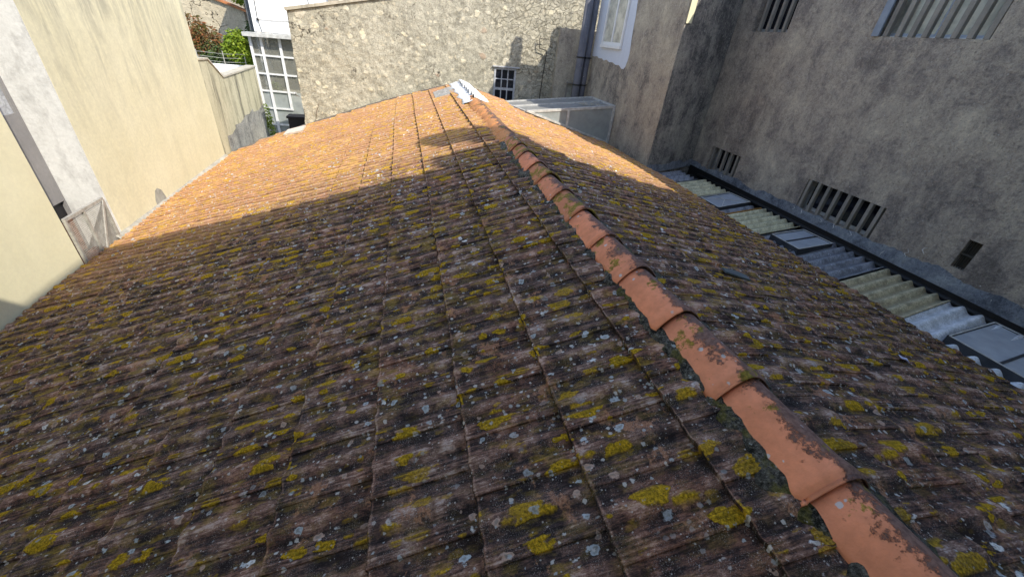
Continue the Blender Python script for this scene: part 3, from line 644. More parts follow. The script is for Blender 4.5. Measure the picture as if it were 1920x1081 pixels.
shrub('potted_bush', 'small green and orange bush above the far stone wall coping', [(-5.55, 19.6, .22, .3, .3, .2), (-5.25, 19.6, .12, .2, .3, .14)], 1100, .09, 'leaflime', 41, (-5.5, 19.7, -3.4), 1.8, 'bush')
# ivy on the end of boundary wall
mb = leaves([(-4.06, 14.36, -2.75, .07, .12, .35), (-4.04, 14.32, -3.1, .09, .16, .35), (-3.95, 14.3, -3.35, .16, .2, .15)], 900, .05, 51, 1.4)
solo('ivy', mb, 'leaflime', 'narrow strip of ivy on the far end of the boundary wall', 'ivy')

# ------------------------------------------------------------------ far stone garden wall with terracotta coping
fw = thing('far_garden_wall', 'old pale stone garden wall with sloping terracotta coping behind the shrubs', 'wall', (-8, 19.2, -3.4))
mb = MB(); tp = [(-11, 1.9), (-7.6, .55), (-6.21, .06), (-5.85, -.04), (-5.42, -.18)]
for a, b in zip(tp[:-1], tp[1:]):
    mb.quad((a[0], 19, -3.4), (b[0], 19, -3.4), (b[0], 19, b[1]), (a[0], 19, a[1])); mb.quad((a[0], 19, a[1]), (b[0], 19, b[1]), (b[0], 19.4, b[1]), (a[0], 19.4, a[1]))
    mb.quad((a[0], 19.4, -3.4), (b[0], 19.4, -3.4), (b[0], 19.4, b[1]), (a[0], 19.4, a[1]))
mb.quad((-5.42, 19, -3.4), (-5.42, 19.4, -3.4), (-5.42, 19.4, -.18), (-5.42, 19, -.18))
part('wall', mb, plaster('pale_rubble_wall', (.56, .49, .36), (.26, .23, .18), (.66, .58, .43), .5, .5, .03, (3, 3, 1.5), crack=1.2), fw)
mb = MB()
for a, b in zip(tp[:-1], tp[1:]): mb.beam((a[0], 19.15, a[1] + .035), (b[0], 19.15, b[1] + .035), .5, .05)
mb.beam((-5.42, 19.15, -.15), (-5.2, 19.15, -.19), .5, .05)
part('coping', mb, 'orangecoping', fw)
mb = MB(); mb.box((-12, 24, -3.4), (-3, 25, 3)); solo('distant_building', mb, 'concrete_tan', 'grey rendered wall rising behind the far garden wall', 'building')

# ------------------------------------------------------------------ white house and conservatory
wh = thing('white_house', 'bright white house wall with a thin cable beside the stone wall', 'house', (-2, 18.5, -3.4))
mb = MB(); mb.box((-4.14, 15.12, -.60), (1.5, 20.5, 2.6)); mb.box((-1.7, 15.12, -3.4), (1.5, 20.5, -.601)); mb.box((-4.14, 17.0, -3.4), (-1.701, 20.5, -.601)); part('wall', mb, 'whitewall', wh)
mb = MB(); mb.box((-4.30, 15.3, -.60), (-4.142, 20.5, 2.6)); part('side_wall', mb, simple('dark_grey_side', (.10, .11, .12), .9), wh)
mb = MB(); mb.tube([(-3.97, 15.10, 1.3), (-3.98, 15.10, .16), (-3.99, 15.10, -.30), (-3.94, 15.10, -.6)], .008, 5); mb.tube([(-3.99, 15.10, -.295), (-3.7, 15.10, -.30), (-2.9, 15.10, -.26)], .006, 5)
mb.box((-4.015, 15.07, -.33), (-3.965, 15.118, -.27)); part('cable', mb, 'wire', wh)
mb = MB(); mb.box((-2.02, 15.02, -1.5), (-1.73, 15.118, 1.3)); part('chimney_breast', mb, 'concrete_tan', wh)
mb = MB(); mb.tube([(-2.58, 15.10, -.6), (-2.56, 15.10, 1.5)], .008, 5); part('drain_wire', mb, 'wire', wh)

cs = thing('conservatory', 'white framed glass conservatory between the boundary wall and the stone wall', 'conservatory', (-3.7, 15, -3.42))
def cp(x, z, o=0): return (x, 14.3 - .15 * x + .01 + o, z)
fr = MB()
posts = ((-4.30, -4.22), (-4.0, -3.93), (-3.49, -3.43), (-2.9, -2.84), (-2.3, -2.24))
zr = [-.74, -1.18, -1.66, -2.13, -2.62, -3.10]
for i, (a, b) in enumerate(posts):
    mb = MB(); lo = -3.42 if i < 2 else (-3.42 if i > 2 else -2.62); c_ = (a + b) / 2; mb.beam(cp(c_, lo), cp(c_, -.70), .07, .06, (0, 1, 0)); part('post', mb, 'alu', cs)
for z in zr[1:]:
    mb = MB(); mb.beam(cp(-4.25, z, -.003), cp(-3.15 if z > -2.1 else (-3.25 if z > -2.5 else -3.42), z, -.003), .045, .045); part('rail', mb, 'alu', cs)
mb = MB(); 
a, b = cp(-4.36, -.64, -.05), cp(-1.9, -.56, -.05)
mb.beam((a[0], a[1], -.672), (b[0], b[1], -.625), .34, .10); part('eaves_beam', mb, 'aludirty', cs)
xs = [-4.25, -3.96, -3.46, -2.87, -2.27]
for i in range(4):
    for j in range(len(zr)):
        z1 = zr[j]; z0 = zr[j + 1] if j + 1 < len(zr) else -3.42
        mb = MB(); mb.quad(cp(xs[i], z0, .02), cp(xs[i + 1], z0, .02), cp(xs[i + 1], z1, .02), cp(xs[i], z1, .02))
        part('pane', mb, 'frost' if z1 < -2.0 else 'glass', cs)
for j in range(len(zr) - 1):
    mb = MB(); mb.quad((-4.27, 14.99, zr[j + 1]), (-4.27, 17.4, zr[j + 1]), (-4.27, 17.4, zr[j]), (-4.27, 14.99, zr[j])); part('side_pane', mb, 'glass', cs)
mb = MB()
for y in (15.7, 16.5, 17.3): mb.beam((-4.27, y, -3.42), (-4.27, y, -.62), .05, .05)
for z in zr: mb.beam((-4.27, 15.0, z), (-4.27, 17.4, z), .04, .04)
part('side_frame', mb, 'alu', cs)
mb = MB(); mb.box((-4.20, 16.55, -3.41), (-1.9, 16.7, -.72)); part('back_wall', mb, plaster('beige_inner_wall', (.40, .37, .30), (.22, .2, .17), (.46, .43, .35), .4, 0, .004), cs)
mb = MB()
for (x0, x1, z0, z1) in ((-3.42, -3.2, -1.12, -.78), (-3.38, -3.16, -1.62, -1.24)):
    mb.box((x0, 16.3, z0), (x1, 16.549, z1))
part('shutter', mb, 'rust', cs)
shrub('house_plant', 'leafy plant growing inside the conservatory behind its lower panes', [(-3.75, 15.2, -2.4, .22, .12, .3), (-3.7, 15.16, -2.85, .3, .12, .3), (-3.9, 15.25, -2.1, .12, .12, .2)], 1500, .10, 'leaflime', 61, (-3.8, 15.7, -3.4), 2, 'plant')
mb = MB(); mb.box((-3.19, 13.0, -3.3), (-2.76, 13.35, -2.49)); mb.box((-3.22, 12.97, -2.53), (-2.73, 13.38, -2.47))
solo('planter_box', mb, 'black', 'black plastic box at the foot of the stone wall corner', 'box', bevel=.01)
mb = MB(); mb.box((-3.95, 12.2, -3.42), (-2.5, 12.9, -3.05)); solo('doorstep', mb, 'ground', 'mossy stone step below the black box', 'step')

# ------------------------------------------------------------------ stone wall
sw = thing('stone_wall', 'tall rubble stone gable wall across the far end of the tiled roof', 'wall', (1.2, 11.9, -7))
def stop_z(x): return -.01 + .205 * (x + 2.47) if x < 3.3 else 1.17
SX0, SX1 = -2.47, 5.6; WH = (2.31, 2.90, -1.95, -.75)
nx, nz = 260, 120; mb = MB(); idx = {}
xs = sorted(set(list(np.linspace(SX0, SX1, nx)) + [WH[0], WH[1]])); zz_ = sorted(set(list(np.linspace(-3.3, 1.35, nz)) + [WH[2], WH[3]]))
for i, x in enumerate(xs):
    for j, z in enumerate(zz_):
        zt = min(z, stop_z(x)); inwin = min(x - WH[0], WH[1] - x, z - WH[2], WH[3] - z)
        f = 0 if inwin > -.03 else min(1, (-inwin - .03) * 12)
        d = .035 * mn.noise(Vector((x * 1.3, z * 1.3, 0))) + .014 * mn.noise(Vector((x * 5, z * 5, 3))) + .016 * mn.noise(Vector((x * 13, z * 13, 8))) + .012 * mn.noise(Vector((x * 30, z * 30, 8)))
        ex = min(1, (x - SX0) * 10); ez = (stop_z(x) - zt); cap = 1 if ez > .12 else .3
        sx_ = .03 * mn.noise(Vector((z * 4, 5, 5))) * (1 - ex) ; mb.v.append((x + sx_, 11.7 - d * f * cap, zt))
n2 = len(zz_)
for i in range(len(xs) - 1):
    for j in range(n2 - 1):
        if zz_[j] >= stop_z(xs[i]) and zz_[j] >= stop_z(xs[i + 1]): continue
        cx, cz = (xs[i] + xs[i + 1]) / 2, (zz_[j] + zz_[j + 1]) / 2
        if WH[0] < cx < WH[1] and WH[2] < cz < WH[3]: continue
        mb.f.append((i * n2 + j, (i + 1) * n2 + j, (i + 1) * n2 + j + 1, i * n2 + j + 1))
a, b, c, d = WH
for (p, q) in (((a, c), (b, c)), ((b, c), (b, d)), ((b, d), (a, d)), ((a, d), (a, c))): mb.quad((p[0], 11.7, p[1]), (q[0], 11.7, q[1]), (q[0], 11.95, q[1]), (p[0], 11.95, p[1]))
mb.quad((SX0 + .0, 11.7, -3.3), (SX0, 12.2, -3.3), (SX0, 12.2, -.01), (SX0, 11.7, -.01)); mb.quad((SX0, 12.2, -3.3), (WH[0], 12.2, -3.3), (WH[0], 12.2, .95), (SX0, 12.2, -.01)); 
mb.quad((WH[0], 12.2, -3.3), (SX1, 12.2, -3.3), (SX1, 12.2, 1.1), (WH[0], 12.2, .95)); mb.box((SX0, 11.75, -7), (SX1, 12.2, -3.3))
part('wall', mb, 'stone', sw, smooth=True)
mb = MB(); mb.beam((SX0 - .03, 11.93, .022), (3.3, 11.93, 1.205), .56, .06); part('coping', mb, plaster('worn_coping', (.46, .42, .33), (.2, .18, .15), (.56, .5, .4), .6, .3, .01), sw)
mb = MB()
mb.tube([(-2.20, 11.66, -2.25), (-2.15, 11.60, -2.05), (-2.08, 11.66, -1.88)], .005, 5)
mb.tube([(-2.50, 11.66, -1.75), (-2.56, 11.60, -1.72), (-2.56, 11.6, -1.66)], .007, 5); part('iron_hook', mb, 'rust', sw)
mb = MB(); mb.tube([(3.60, 11.62, -1.6), (3.62, 11.62, -.9), (3.66, 11.63, -.35), (3.64, 11.62, -.27), (3.45, 11.62, -.24), (3.42, 11.6, -.03), (3.60, 11.6, -.02)], .011, 6)
solo('wall_cable', mb, 'wire', 'thin dark cable looping down the shaded end of the stone wall', 'cable')
win = thing('cottage_window', 'old small paned window with peeling white frame set in the stone wall', 'window', (2.6, 11.75, -1.95))
mb = MB(); F0 = 11.70
x0, x1, z0, z1 = WH
for (a, b, c, d) in ((x0, x0 + .045, z0, z1), (x1 - .045, x1, z0, z1), (x0 + .045, x1 - .045, z1 - .05, z1), (x0 + .045, x1 - .045, z0, z0 + .05)): mb.box((a, F0 - .015, c), (b, F0 + .06, d))
part('frame', mb, 'oldframe', win)
mb = MB(); xa, xb = x0 + .045, x1 - .045; w3 = (xb - xa) / 3; 
mb.box((xa, F0 + .01, -1.285), (xb, F0 + .05, -1.225))
for k in (1, 2): mb.box((xa + w3 * k - .014, F0 + .012, z0 + .05), (xa + w3 * k + .014, F0 + .045, z1 - .05))
for z in (-1.02, -1.62): mb.box((xa, F0 + .014, z - .013), (xb, F0 + .043, z + .013))
part('glazing_bar', mb, 'oldframe', win)
mb = MB(); mb.box((xa, F0 + .028, z0 + .05), (xb, F0 + .034, z1 - .05)); part('pane', mb, 'glassdark', win)
mb = MB(); mb.box((xa - .02, F0 + .2, z0), (xb + .02, F0 + .23, z1)); part('backing', mb, 'dark', win)
mb = MB(); mb.box((x0 - .05, F0 - .06, z1 + .005), (x1 + .08, F0 + .03, z1 + .03)); part('lintel_strip', mb, 'oldframe', win)

# ------------------------------------------------------------------ small concrete wall, window, downpipes
scw = thing('concrete_infill', 'short rough concrete wall in shade between stone wall and downpipes', 'wall', (4.3, 11.6, -7))
mb = MB(); mb.wall((0, 11.58, 0), (1, 0, 0), (0, 0, 1), (0, .14, 0), 3.94, 4.99, -7, .26, holes=[(4.31, 4.55, -1.7, -.95)]); part('wall', mb, 'concrete_tan', scw)
sf = MB()
for (a, b, c, d) in ((4.31, 4.35, -1.7, -.95), (4.51, 4.55, -1.7, -.95), (4.35, 4.51, -.99, -.95)): sf.box((a, 11.56, c), (b, 11.62, d))
f_ = part('window', sf, 'bar', scw); mb = MB(); mb.box((4.35, 11.63, -1.7), (4.51, 11.64, -.99)); part('pane', mb, 'reflpane', f_)
for (x, y, r, lab) in ((4.37, 10.98, .098, 'thicker left downpipe of the pair in front of the shaded concrete corner'), (4.56, 11.0, .072, 'thinner right downpipe of the pair against the blue painted wall')):
    t = thing('downpipe', lab, 'drainpipe', (x, y, -3), 'grey downpipes in the corner')
    mb = MB(); mb.tube([(x, y, -3), (x, y, 1.0)], r, 16); part('pipe', mb, 'pipe', t, smooth=True)
    for z in (-.33 if r > .07 else -.40, -.95):
        mb = MB(); mb.tube([(x, y, z - .018), (x, y, z + .018)], r + .008, 16); mb.beam((x, y + .05, z), (x + .2, y + .12, z), .02, .02); part('clamp', mb, 'wire', t, smooth=False)

# ------------------------------------------------------------------ concrete building on the right
cb = thing('concrete_building', 'large rough grey concrete building rising over the right side of the roof', 'building', (7, 5, -7))
WX = 6.3; HM = 2.0; HU = 3.0
H_TR = (3.88, 5.19, .43, 1.45); H_TL = (6.76, 7.60, .45, 1.45); H_M = (3.86, 5.14, -2.00, -1.53); H_S = (6.70, 7.56, -2.06, -1.60); H_V = (2.75, 2.885, -1.87, -1.52)
mb = MB(); mb.wall((WX, 0, 0), (0, 1, 0), (0, 0, 1), (.35, 0, 0), -3, 8.08, -7, HM, holes=[H_TR, H_TL, H_M, H_S, H_V]); part('wall', mb, 'concrete', cb)
mb = MB(); mb.box((WX + .35, -3, -7), (9.5, 8.08, -.2)); mb.box((WX + .9, -3, -.2), (9.5, 8.08, HM - .1)); part('inner_mass', mb, 'dark', cb)
mb = MB(); mb.box((WX, 4.05, HM), (9.5, 8.08, HU)); part('unseen_upper_part', mb, 'concrete', cb)  # unseen upper part added to shade the block face
BX, BY, BH = 4.70, 7.32, 1.42
# projecting block: slanted front face, side face along the roof
mb = MB(); P2 = [(BX, BY), (WX + .1, 8.08 + .047), (WX + .1, 10.68), (BX, 10.68)]
mb.quad((*P2[0], -7), (*P2[1], -7), (*P2[1], BH), (*P2[0], BH)); part('block_front', mb, 'concrete_dark', cb)
mb = MB()
for a, b in ((1, 2), (2, 3), (3, 0)): mb.quad((*P2[a], -7), (*P2[b], -7), (*P2[b], BH), (*P2[a], BH))
mb.quad(*[(*p, BH) for p in P2]); part('block_side', mb, 'concrete_tan', cb)
dF = Vector((WX + .1 - BX, 8.127 - BY, 0)).normalized(); nF = Vector((dF.y, -dF.x, 0)); P0 = Vector((BX, BY, 0)) + nF * .012
mb = MB(); q0 = P0; q1 = P0 + dF * .17
mb.quad((q0.x, q0.y, .43), (q1.x, q1.y, .44), (q1.x, q1.y, BH), (q0.x, q0.y, BH)); o = part('painted_sun_strip', mb, 'yellow2', cb); sd = o.modifiers.new('t', 'SOLIDIFY'); sd.thickness = .010; sd.offset = 1  # cream strip painted in for the sunlit band at this corner
mb = MB(); mb.box((BX + .001, 10.682, -7), (6.3, 11.05, .96)); part('block_extension', mb, 'concrete_tan', cb)
mb = MB(); mb.box((BX, 8.1, BH + .002), (5.6, 8.76, 2.83)); part('unseen_roof_box', mb, 'concrete_tan', cb)  # unseen box shaped to cast the shadow on the stone wall
mb = MB(); mb.box((4.88, 8.58, 2.832), (5.07, 8.76, 3.42)); part('chimney', mb, 'concrete_tan', cb)
# window painted surround
def sidep(y, z, o=.004): return (BX - o, y, z)
edge = [(11.045, .955), (11.045, -.27), (10.9, -.28), (10.72, -.26), (10.60, -.30), (10.42, -.29), (10.30, -.33), (10.15, -.30), (9.98, -.34), (9.8, -.33), (9.62, -.37), (9.45, -.36), (9.30, -.42), (9.2, -.42), (9.13, -.37), (9.08, -.25), (9.06, -.12), (9.10, .1), (9.13, .3), (9.14, .55), (9.18, .75), (9.2, .955)]
wy0, wy1, wz0 = 9.48, 10.53, 0.0
mb = MB()
mb.v = [sidep(y, z) for y, z in edge]; mb.f = [tuple(range(len(edge)))]
part('painted_surround', mb, 'bluewhite', cb)
wf = MB(); X0 = BX - .008
fx = lambda a, b, c, d, t=.035: wf.box((X0 - t, a, c), (X0, b, d))
fx(wy0, wy1, wz0 - .06, wz0 + .0, .06); fx(wy0, wy0 + .06, wz0, 1.1); fx(wy1 - .06, wy1, wz0, 1.1); fx(wy0 + .06, wy1 - .06, wz0, wz0 + .06, .03); fx(9.975, 10.035, wz0 + .06, 1.1, .03); fx(wy0 + .06, wy1 - .06, 1.04, 1.1, .03)
wo = part('window', wf, 'white', cb, label='white framed two pane window in pale blue paint'); mb = MB(); mb.box((X0 - .012, wy0 + .06, wz0 + .06), (X0 - .006, wy1 - .06, 1.04)); part('pane', mb, 'reflpane', wo)
# grilles
def grille(hole, bars, lab, white=True, sill=True, bw_=.05, lean=0):
    y0, y1, z0, z1 = hole
    f = MB(); xx = WX + .14
    for (a, b, c, d) in ((y0, y1, z0, z0 + .05), (y0, y0 + .05, z0 + .05, z1), (y1 - .05, y1, z0 + .05, z1), ((y0 + y1) / 2 - .03, (y0 + y1) / 2 + .03, z0 + .05, z1)): f.box((xx, a, c), (xx + .04, b, d))
    fo = part('window', f, 'bluewhite' if white else 'aludirty', cb, label=lab)
    p = MB(); p.box((xx + .015, y0 + .05, z0 + .05), (xx + .025, y1 - .05, z1)); part('pane', p, 'reflpane' if white else 'glassdark', fo)
    if not white:
        p = MB(); p.box((xx + .2, y0, z0), (xx + .22, y1, z1)); part('backing', p, 'dark', fo)
    for y in bars:
        b = MB(); b.box((WX + .005, y - bw_ / 2, z0 + .002), (WX + .065, y + bw_ / 2, z1 - .002 if z1 < 1 else z1 - .002)); part('bar', b, 'bar', fo, bevel=.004)
grille(H_TR, [5.08 - .165 * i for i in range(8)], 'wide barred window with pale blue frame at the top right', True, bw_=.062)
grille(H_TL, [7.44, 7.25, 7.06, 6.88], 'narrower barred window at the top with white stained sill', False)
grille(H_M, [5.10, 4.93, 4.76, 4.59, 4.41, 4.24, 4.07, 3.92], 'long low barred vent window just above the corrugated sheets', False)
grille(H_S, [7.50, 7.32, 7.14, 6.96, 6.79], 'short low barred vent window at the far corner', False, bw_=.045)
mb = MB(); mb.box((WX + .02, 2.75, -1.705), (WX + .06, 2.885, -1.685)); mb.box((WX + .10, 2.75, -1.87), (WX + .12, 2.885, -1.52))
for k in range(5): mb.box((WX + .03, 2.76 + k * .026, -1.87), (WX + .038, 2.764 + k * .026, -1.52))
part('air_vent', mb, simple('dark_vent_brick', (.06, .055, .045), .9), cb)
mb = MB(); mb.box((WX - .03, 5.14, .43), (WX - .002, 5.24, 1.45)); part('blue_strip', mb, 'bluepaint', cb)
mb = MB(); mb.box((WX + .07, 3.9, .432), (WX + .139, 5.17, .445)); part('sill', mb, 'white', cb)
# sealant flashing along the foot of the wall
def strip(pts_lo, pts_hi, off, n=160):
    mb = MB()
    for i in range(n + 1):
        t = i / n; a = Vector(pts_lo[0]).lerp(Vector(pts_lo[1]), t); b = Vector(pts_hi[0]).lerp(Vector(pts_hi[1]), t)
        j = .075 * mn.noise(Vector((a.y * 2.2 + a.x * 3, 2, 0))) + .04 * mn.noise(Vector((a.y * 11, 4, 0)))
        bz = b + Vector((0, 0, j)); mid = a.lerp(bz, .5) + Vector(off) * (1.2 + .5 * mn.noise(Vector((a.y * 6, 1, 1))))
        mb.v += [tuple(a + Vector(off) * 1.6), tuple(mid), tuple(bz + Vector(off) * .25)]
    for i in range(n):
        for j in range(2): a = i * 3 + j; mb.f.append((a, a + 1, a + 4, a + 3))
    return mb
part('flashing', strip(((WX, -.5, -2.125), (WX, 8.07, -2.145)), ((WX, -.5, -1.90), (WX, 8.07, -2.04)), (-.012, 0, 0)), 'flash', cb, smooth=True)
mb = MB(); mb.box((WX - .03, -.5, -2.5), (WX - .001, 8.05, -2.13)); part('bitumen_upstand', mb, 'bitumen', cb)
part('flashing', strip(((BX, BY, -2.16), (WX, 8.08, -2.16)), ((BX, BY, -2.0), (WX, 8.08, -2.02)), (.006, -.014, 0)), 'flash', cb, smooth=True)
mb = MB(); rr = random.Random(5)
for (y, z) in ((5.15, -2.02), (5.0, -2.03), (4.6, -2.03), (4.4, -2.02), (4.1, -2.03), (3.35, -1.95), (3.6, -2.08), (7.0, -2.08), (3.2, -1.82)):
    pts = [(WX - .012, y + rr.uniform(-.02, .02) + k * .006 * rr.uniform(-2, 2), z + .03 * k * rr.uniform(.5, 1.2)) for k in range(-2, 3)]; mb = MB(); mb.tube(pts, [.001, .003, .005, .003, .001], 5); part('sealant_smear', mb, 'whitewall', cb, smooth=True)

# ------------------------------------------------------------------ low corrugated lean-to between eave and wall
sh = thing('lean_to_roof', 'low lean-to roof of mixed corrugated sheets between tile eave and concrete wall', 'roof', (5.3, 4, -7))
def corr(y0, y1, mat, lab, zoff=0, x1=5.98, pitch=.145, x0=4.3, amp=.026):
    mb = MB(); mb.h = []; n = int((y1 - y0) / pitch * 12); m = 14
    for i in range(n + 1):
        y = y0 + (y1 - y0) * i / n; ph = math.cos(2 * math.pi * (y - y0) / pitch)
        for j in range(m + 1):
            t = j / m; xe = x1 + .03 * mn.noise(Vector((y * 9, 1, 2))); x = x0 + (xe - x0) * t
            mb.v.append((x, y - .18 * (6.1 - x), -2.215 + .08 * t + zoff + amp * ph + .004 * mn.noise(Vector((x * 9, y * 9, 1))))); mb.h.append(ph * .5 + .5)
    for i in range(n):
        for j in range(m): a = i * (m + 1) + j; mb.f.append((a, a + 1, a + m + 2, a + m + 1))
    o = part('corrugated_sheet', mb, mat, sh, smooth=True, label=lab); sd = o.modifiers.new('t', 'SOLIDIFY'); sd.thickness = .010; sd.offset = -1; return o
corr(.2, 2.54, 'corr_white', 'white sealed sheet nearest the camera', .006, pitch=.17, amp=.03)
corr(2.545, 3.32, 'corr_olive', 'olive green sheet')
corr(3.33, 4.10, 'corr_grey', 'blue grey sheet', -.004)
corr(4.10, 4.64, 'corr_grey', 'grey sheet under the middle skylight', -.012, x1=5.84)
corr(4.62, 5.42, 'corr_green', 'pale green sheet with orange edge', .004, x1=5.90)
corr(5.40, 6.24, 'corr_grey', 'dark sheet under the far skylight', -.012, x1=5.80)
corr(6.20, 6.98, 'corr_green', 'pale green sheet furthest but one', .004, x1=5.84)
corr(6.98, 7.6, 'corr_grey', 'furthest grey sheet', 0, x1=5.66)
mb = MB(); n = 40
for i in range(n): 
    y = 5.36 + .05 * mn.noise(Vector((i * .3, 0, 0))); 
mb.tube([(5.0 + .86 * i / 20, 5.20 + .17 * i / 20 + .012 * mn.noise(Vector((i * .9, 2, 0))), -2.165 + .04 * i / 20) for i in range(21)], [.016 * (1 + .5 * mn.noise(Vector((i * .8, 0, 0)))) for i in range(21)], 6)
part('orange_lichen_edge', mb, simple('orange_lichen', (.42, .22, .05), .95, var=.3, sc=30, bump=.006), sh)
mb = MB(); mb.box((4.2, -.3, -2.55), (6.29, 7.9, -2.30)); part('gutter', mb, 'bitumen', sh)
mb = MB(); mb.tube([(6.24, -.3, -2.20), (6.24, 3, -2.215), (6.22, 6, -2.22), (6.20, 7.6, -2.23)], .035, 8); part('gutter_edge', mb, 'bitumen', sh, smooth=True)
# cavity between eave and block
mb = MB(); mb.box((4.35, 7.62, -2.6), (4.69, 9.12, -2.33)); rr = random.Random(3)
part('black_cavity', mb, 'bitumen', sh)
mb = MB(); mb.tube([(4.72 - .06, 9.14, -2.03), (4.66, 8.9, -2.05), (4.60, 8.6, -2.10), (4.64, 8.3, -2.09), (4.58, 8.0, -2.14), (4.62, 7.7, -2.15), (4.66, 7.35, -2.17), (4.9, 7.36, -2.19)], [.04, .06, .045, .065, .045, .06, .05, .03], 8)
part('black_sealant', mb, 'bitumen', sh, smooth=True)
mb = MB()
for i, (y, z) in enumerate(((8.55, -2.10), (8.2, -2.12), (7.85, -2.14), (7.55, -2.15))): mb.box((4.50, y - .14, z - .05), (4.58, y + .12, z + .012))
part('eave_block', mb, 'flash', sh, bevel=.008)
# skylights
def skylight(c4, lab, split=True, h=.032, crack=False):
    P = [Vector(p) for p in c4]; f = MB()
    q = [p + Vector((0, 0, h)) for p in P]
    for a, b in ((0, 1), (1, 2), (2, 3), (3, 0)): f.beam(P[a] + Vector((0, 0, h / 2 - .03)), P[b] + Vector((0, 0, h / 2 - .03)), .03, h + .06)
    if split:
        m0, m1 = (q[0] + q[3]) / 2, (q[1] + q[2]) / 2
        f.beam(m0 + Vector((0, 0, -.004)), m1 + Vector((0, 0, -.004)), .022, .018)
    fo = part('skylight', f, simple('dark_lead_frame', (.05, .055, .065), .7, var=.3), sh, label=lab)
    g = MB(); q2 = [p + Vector((0, 0, -.006)) for p in q]; g.quad(*q2); o = part('pane', g, 'skyglass', fo); sd = o.modifiers.new('t', 'SOLIDIFY'); sd.thickness = .006
    e = MB()
    for a, b in ((0, 1), (1, 2), (2, 3), (3, 0)): e.beam(q[a] + Vector((0, 0, .002)), q[b] + Vector((0, 0, .002)), .014, .008)
    if crack:
        e.tube([q[0].lerp(q[1], .1) + Vector((0, 0, .003)), q[0].lerp(q[2], .5), q[3].lerp(q[2], .5)], .004, 5); e.tube([q[1], q[0].lerp(q[2], .5) + Vector((0, 0, .003)), q[3]], .004, 5)
    part('edge', e, 'aludirty', fo)
Z = -2.135
skylight([(4.98, 5.36, Z), (5.84, 5.62, Z), (5.79, 6.09, Z), (4.97, 5.83, Z)], 'far small skylight with cracked glass', False, crack=True)
skylight([(5.12, 3.84, Z), (5.86, 3.98, Z), (5.83, 4.45, Z), (5.11, 4.31, Z)], 'middle two pane skylight', True, crack=False)
skylight([(5.12, 1.18, Z), (6.02, 1.30, Z), (5.97, 2.10, Z), (5.10, 1.98, Z)], 'large two pane skylight on the white sealed sheet', True)

# ------------------------------------------------------------------ glazed lean-to on the far right
gh = thing('glazed_lean_to', 'white framed lean-to with frosted panels and grey roof at the far right end', 'greenhouse', (3.6, 9.9, -3))
def GZ(x, y): return -1.18 - .105 * (4.70 - x)
def gp(x, y, dz=0): return (x, y, GZ(x, y) + dz)
mb = MB()
XL = lambda y: 2.57 - .26 * (y - 9.2) / 1.4
mb.beam(gp(XL(9.2), 9.2), gp(4.69, 9.2), .05, .055); mb.beam(gp(XL(10.6), 10.6), gp(4.69, 10.6), .05, .05); mb.beam(gp(XL(9.2), 9.2), gp(XL(10.6), 10.6), .05, .05); mb.beam(gp(4.67, 9.2), gp(4.67, 10.6), .06, .05); mb.beam(gp(XL(9.9), 9.9, .003), gp(4.66, 9.9, .003), .045, .05)
part('roof_frame', mb, 'aludirty', gh)
mb = MB(); mb.quad(gp(XL(9.2), 9.2), gp(4.67, 9.2), gp(4.67, 10.6), gp(XL(10.6), 10.6)); o = part('roof_panel', mb, 'frostroof', gh); sd = o.modifiers.new('t', 'SOLIDIFY'); sd.thickness = .01
mb = MB(); mb.beam((4.665, 9.18, -2.7), (4.665, 9.18, -1.20), .05, .05, (0, 1, 0)); part('post', mb, 'aludirty', gh)
mb = MB(); mb.beam((3.57, 9.18, -2.6), (3.57, 9.18, -1.31), .05, .05, (0, 1, 0)); part('post', mb, 'aludirty', gh)
mb = MB(); a, b = wp(2.58, 9.17, .075), wp(4.66, 9.17, .055); mb.beam(a, b, .04, .04); part('bottom_rail', mb, 'aludirty', gh)
for (xa, xb) in ((2.58, 3.55), (3.59, 4.65)):
    mb = MB(); mb.quad((xa, 9.19, -2.5), (xb, 9.19, -2.5), gp(xb, 9.19, -.02), gp(xa, 9.19, -.02)); part('frosted_panel', mb, 'frost', gh)
mb = MB(); mb.quad((2.33, 10.58, -2.5), (4.65, 10.58, -2.5), gp(4.65, 10.58), gp(2.33, 10.58)); part('back_panel', mb, 'frost', gh)
mb = MB(); mb.box((2.6, 9.25, -2.75), (4.66, 10.55, -2.6)); part('inner_floor', mb, 'ground', gh)
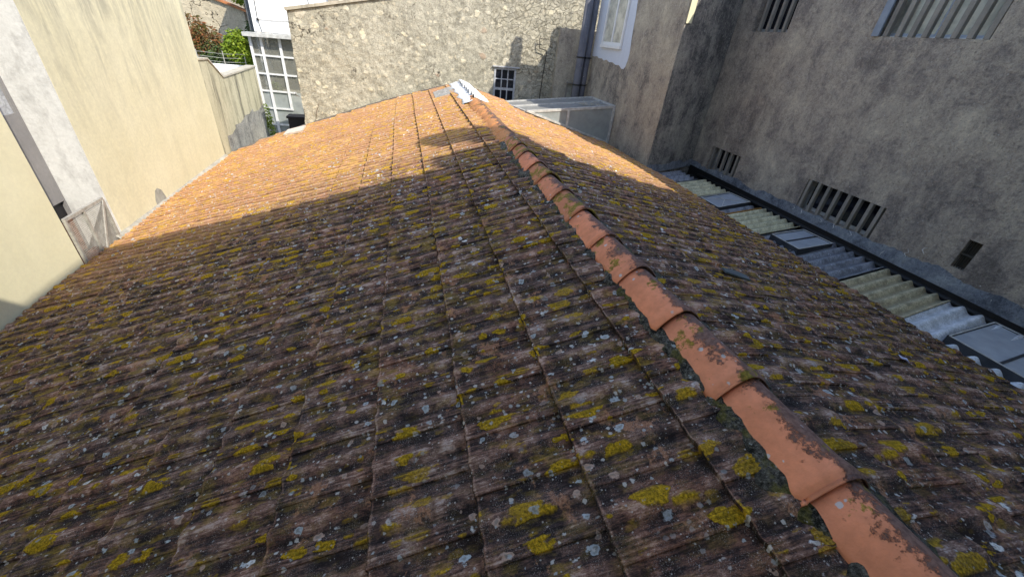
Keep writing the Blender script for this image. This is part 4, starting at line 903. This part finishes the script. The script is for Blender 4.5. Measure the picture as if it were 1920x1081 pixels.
mb = MB(); mb.box((3.75, 9.32, -2.55), (4.0, 9.5, -2.0)); mb.box((4.2, 9.35, -2.55), (4.5, 9.5, -1.6)); part('stored_boxes', mb, simple('beige_box', (.55, .48, .28), .7), gh)
mb = MB(); mb.tube([(3.95, 9.165, -2.02), (3.96, 9.163, -1.99)], .05, 10); part('round_vent', mb, 'white', gh)
mb = leaves([(4.25, 9.55, GZ(4.25, 0) + .035, .32, .10, .012)], 160, .06, 71, 3); part('dry_twigs', mb, simple('dry_twig', (.55, .52, .45), .9), gh)

# ------------------------------------------------------------------ the building the view is taken from (casts the near shade)
vb = thing('rear_building', 'plain rendered building behind the viewpoint whose parapet shades the near tiles', 'building', (4, -4, -7))
mb = MB(); mb.box((.48, -6, -7), (4.28, -.5, 4.70)); mb.box((4.281, -6, -7), (14, -.5, 4.95)); mb.box((-9, -6, -7), (.479, -.5, 3.06)); part('wall', mb, 'yellow2', vb)
mb = MB(); mb.box((4.30, -.85, 4.951), (5.75, -.5, 5.30)); part('parapet', mb, 'yellow2', vb)
mb = MB(); mb.box((5.14, -.84, 5.301), (5.66, -.51, 6.02)); part('chimney', mb, 'yellow2', vb)  # unseen block added to extend the shadow near the ridge
mb = MB(); c0 = Vector((5.30, -.75, 6.50)); nrm = Vector((.3, -.8, .45)).normalized(); a_ = nrm.cross(Vector((0, 0, 1))).normalized(); b_ = nrm.cross(a_)
mb.v.append(tuple(c0))
for k in range(1, 5):
    for j in range(20): t = 2 * math.pi * j / 20; r = .088 * k; mb.v.append(tuple(c0 + (a_ * math.cos(t) + b_ * math.sin(t)) * r + nrm * r * r * .35))
for j in range(20): mb.f.append((0, 1 + j, 1 + (j + 1) % 20))
for k in range(3):
    for j in range(20): mb.f.append((1 + k * 20 + j, 1 + k * 20 + (j + 1) % 20, 21 + k * 20 + (j + 1) % 20, 21 + k * 20 + j))
o = part('satellite_dish', mb, 'white', vb, smooth=True); sd = o.modifiers.new('t', 'SOLIDIFY'); sd.thickness = .01
mb = MB(); mb.tube([(5.45, -.75, 5.28), (5.36, -.75, 6.5)], .06, 8); part('mast', mb, 'metalgrey', vb)
print('done')
